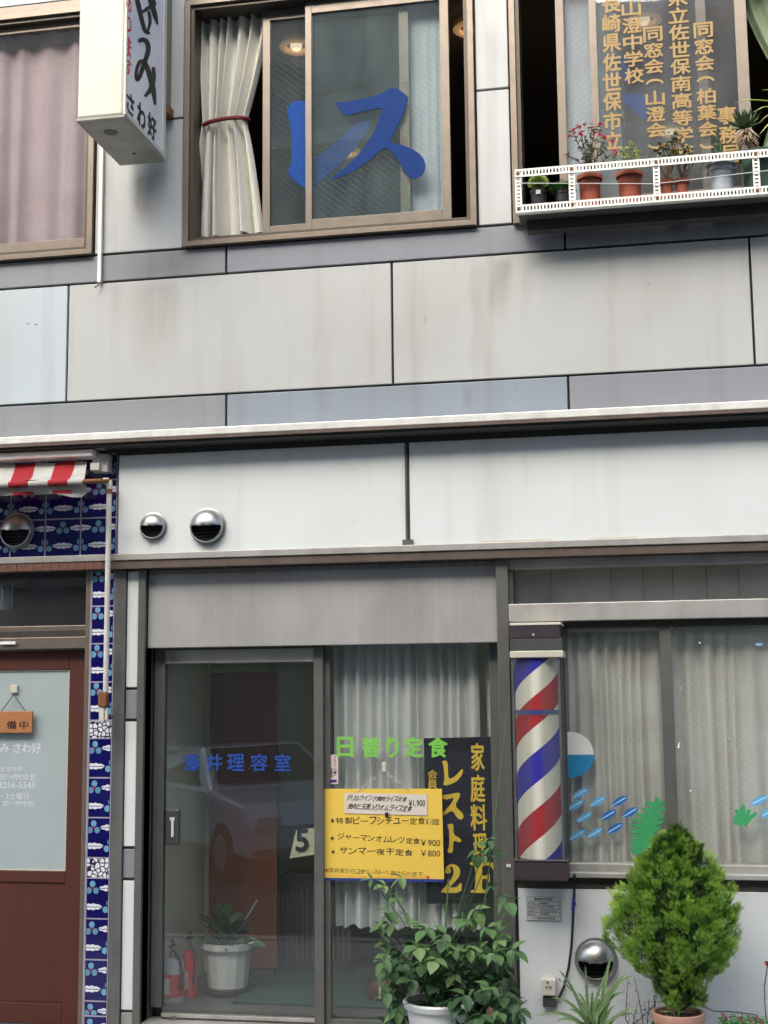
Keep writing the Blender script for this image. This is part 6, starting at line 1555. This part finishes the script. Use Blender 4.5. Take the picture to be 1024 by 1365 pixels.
for px, py in ((1016, 1314), (1022, 1332), (1024, 1300), (1014, 1350)): m_ = MB(); leafmesh(m_, frame(at(px, py, -.3), (rnd.gauss(0, 1), -.5, .3), 0), .025, .014, seg=3); part('leaf', m_, 'leaf_jade', rs_)

# climbing vine in a white bucket
Yv = -.45; vb = at(585, 1340, Yv); base = Vector((vb.x, Yv, GZ)); s_ = scale_at(585, 1335, Yv)
vn = thing('potted_vine', 'leafy green vine on stakes growing from a white bucket before the shop window', 'potted plant', base)
hv = at(585, 1332, Yv).z - GZ
RV = 46 * s_
part('bucket', MB().lathe(base, [(0, 0), (RV * .72, 0), (RV * .9, hv - .04), (RV, hv - .035), (RV * 1.04, hv - .01), (RV, hv), (RV * .93, hv - .002), (RV * .86, hv - .05)], 40), 'plastic_white', vn, smooth=True)
part('soil', MB().lathe(base + Vector((0, 0, hv - .05)), [(0, .008), (RV * .88, 0)], 24), 'soil', vn)
stakes = [((640, 1260), (679, 932)), ((592, 1270), (598, 1172)), ((655, 1260), (668, 1170))]
for (a_, b_) in stakes[:2]:
    e_ = at(*b_, Yv + .05); f_ = at(*a_, Yv + .02); d_ = (f_ - e_); foot = e_ + d_ * ((GZ + .12 - e_.z) / d_.z); foot.x = foot.x * .3 + base.x * .7
    part('stake', MB().tube([foot, f_, e_], [.005, .0045, .0038], 8), 'stake_green', vn)
LEAFM = []
for mi, m_ in enumerate(('leaf_vine', 'leaf_vine_dark', 'leaf_vine_pale')):
    for v in range(3):
        mb = MB(); leafmesh(mb, Matrix.Identity(4), 1, (.68, .80, .62)[v], fold=(.3, .15, .4)[v], droop=(.12, .25, .3)[v], seg=6)
        me = mesh('leaf', mb, m_, smooth='open'); me.polygons.foreach_set('use_smooth', [False] * len(me.polygons)); LEAFM.append(me)
n_leaf = 0; bulk = MB()
def vleaf(p, d, L_, roll, kind):
    global n_leaf
    n_leaf += 1
    o = bpy.data.objects.new('leaf', LEAFM[kind * 3 + n_leaf % 3]); COL.objects.link(o); o.parent = vn
    M4 = frame(p, d, roll) @ Matrix.Scale(L_, 4); o.matrix_basis = Matrix.Translation(-wloc(vn)) @ M4
st = MB()
def trifoliate(p, d, L_, kind):
    d = Vector(d).normalized(); side = d.cross(Vector((0, -.9, .5))).normalized()
    vleaf(p + d * .012, d, L_ * 1.1, rv.uniform(-.3, .3), kind); vleaf(p, d * .35 + side, L_, rv.uniform(-.3, .3), kind); vleaf(p, d * .35 - side, L_, rv.uniform(-.3, .3), kind)
rv = random.Random(31)
root = base + Vector((0, 0, hv - .04))
# crown outline in photo pixels: dense mound, and sparse shoots
targets = []
def inmound(x, y):
    # mound from (505..690, 1240..1365+)
    top = 1238 + 26 * abs((x - 600) / 90) ** 2 + 8 * math.sin(x * .12)
    return 503 < x < 695 and y > top and not (543 < x < 588 and y > 1318) and not (x < 552 and y > 1295 and x > 520 and rv.random() < .6) and not (x > 640 and 1270 < y < 1315 and rv.random() < .7) 
while len(targets) < 84:
    x, y = rv.uniform(503, 692), rv.uniform(1236, 1378)
    if inmound(x, y): targets.append((x, y, rv.uniform(-.22, .10)))
for (x, y) in ((520, 1215), (530, 1195), (513, 1180), (495, 1172), (522, 1230), (545, 1222), (560, 1232), (508, 1235), (633, 1212), (655, 1182), (670, 1192), (668, 1226), (650, 1236), (625, 1222), (641, 1122), (652, 1118), (636, 1135), (646, 1140), (658, 1130), (675, 1200), (618, 1225), (535, 1170), (685, 1330), (690, 1345), (560, 1345), (530, 1350), (545, 1365), (575, 1355)): targets.append((x, y, rv.uniform(-.08, .05)))
for (x, y, dy) in targets:
    Yl = Yv + dy; p = at(x, y, Yl); cxp = at(600, 1300, Yl)
    out = Vector((p.x - cxp.x, -.25 + dy, 0)); d = Vector((out.x * 2 + rv.gauss(0, .35), -rv.uniform(.15, .9), rv.uniform(-.95, .15)))
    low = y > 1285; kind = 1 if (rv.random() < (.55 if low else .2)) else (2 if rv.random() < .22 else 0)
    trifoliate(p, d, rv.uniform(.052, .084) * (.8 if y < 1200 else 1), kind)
    if (y < 1236 and rv.random() < .45) or rv.random() < .12:
        md = root.lerp(p, .6) + Vector((rv.gauss(0, .03), 0, .03)); st.tube([root + Vector((rv.uniform(-.06, .06), rv.uniform(-.06, .06), 0)), md, p], [.0035, .003, .002], 5)
part('stems', st, 'leaf_vine_dark', vn)
lf = MB()       # leaves inside the mound, their shade painted as a darker green
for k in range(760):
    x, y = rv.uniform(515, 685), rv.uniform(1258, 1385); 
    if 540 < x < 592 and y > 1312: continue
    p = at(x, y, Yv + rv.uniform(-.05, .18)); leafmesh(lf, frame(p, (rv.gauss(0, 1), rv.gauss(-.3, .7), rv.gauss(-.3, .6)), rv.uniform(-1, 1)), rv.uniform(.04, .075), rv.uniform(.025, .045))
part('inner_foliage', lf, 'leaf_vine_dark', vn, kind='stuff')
for (x, y) in ((652, 1342),):
    m_ = MB(); p = at(x, y, Yv - .15)
    for j in range(3): leafmesh(m_, frame(p, (.3 * j - .2, -.3, -.8), .5), .05, .028)
    part('dry_leaf', m_, 'leaf_dry' if x > 640 else 'blind_white', vn)
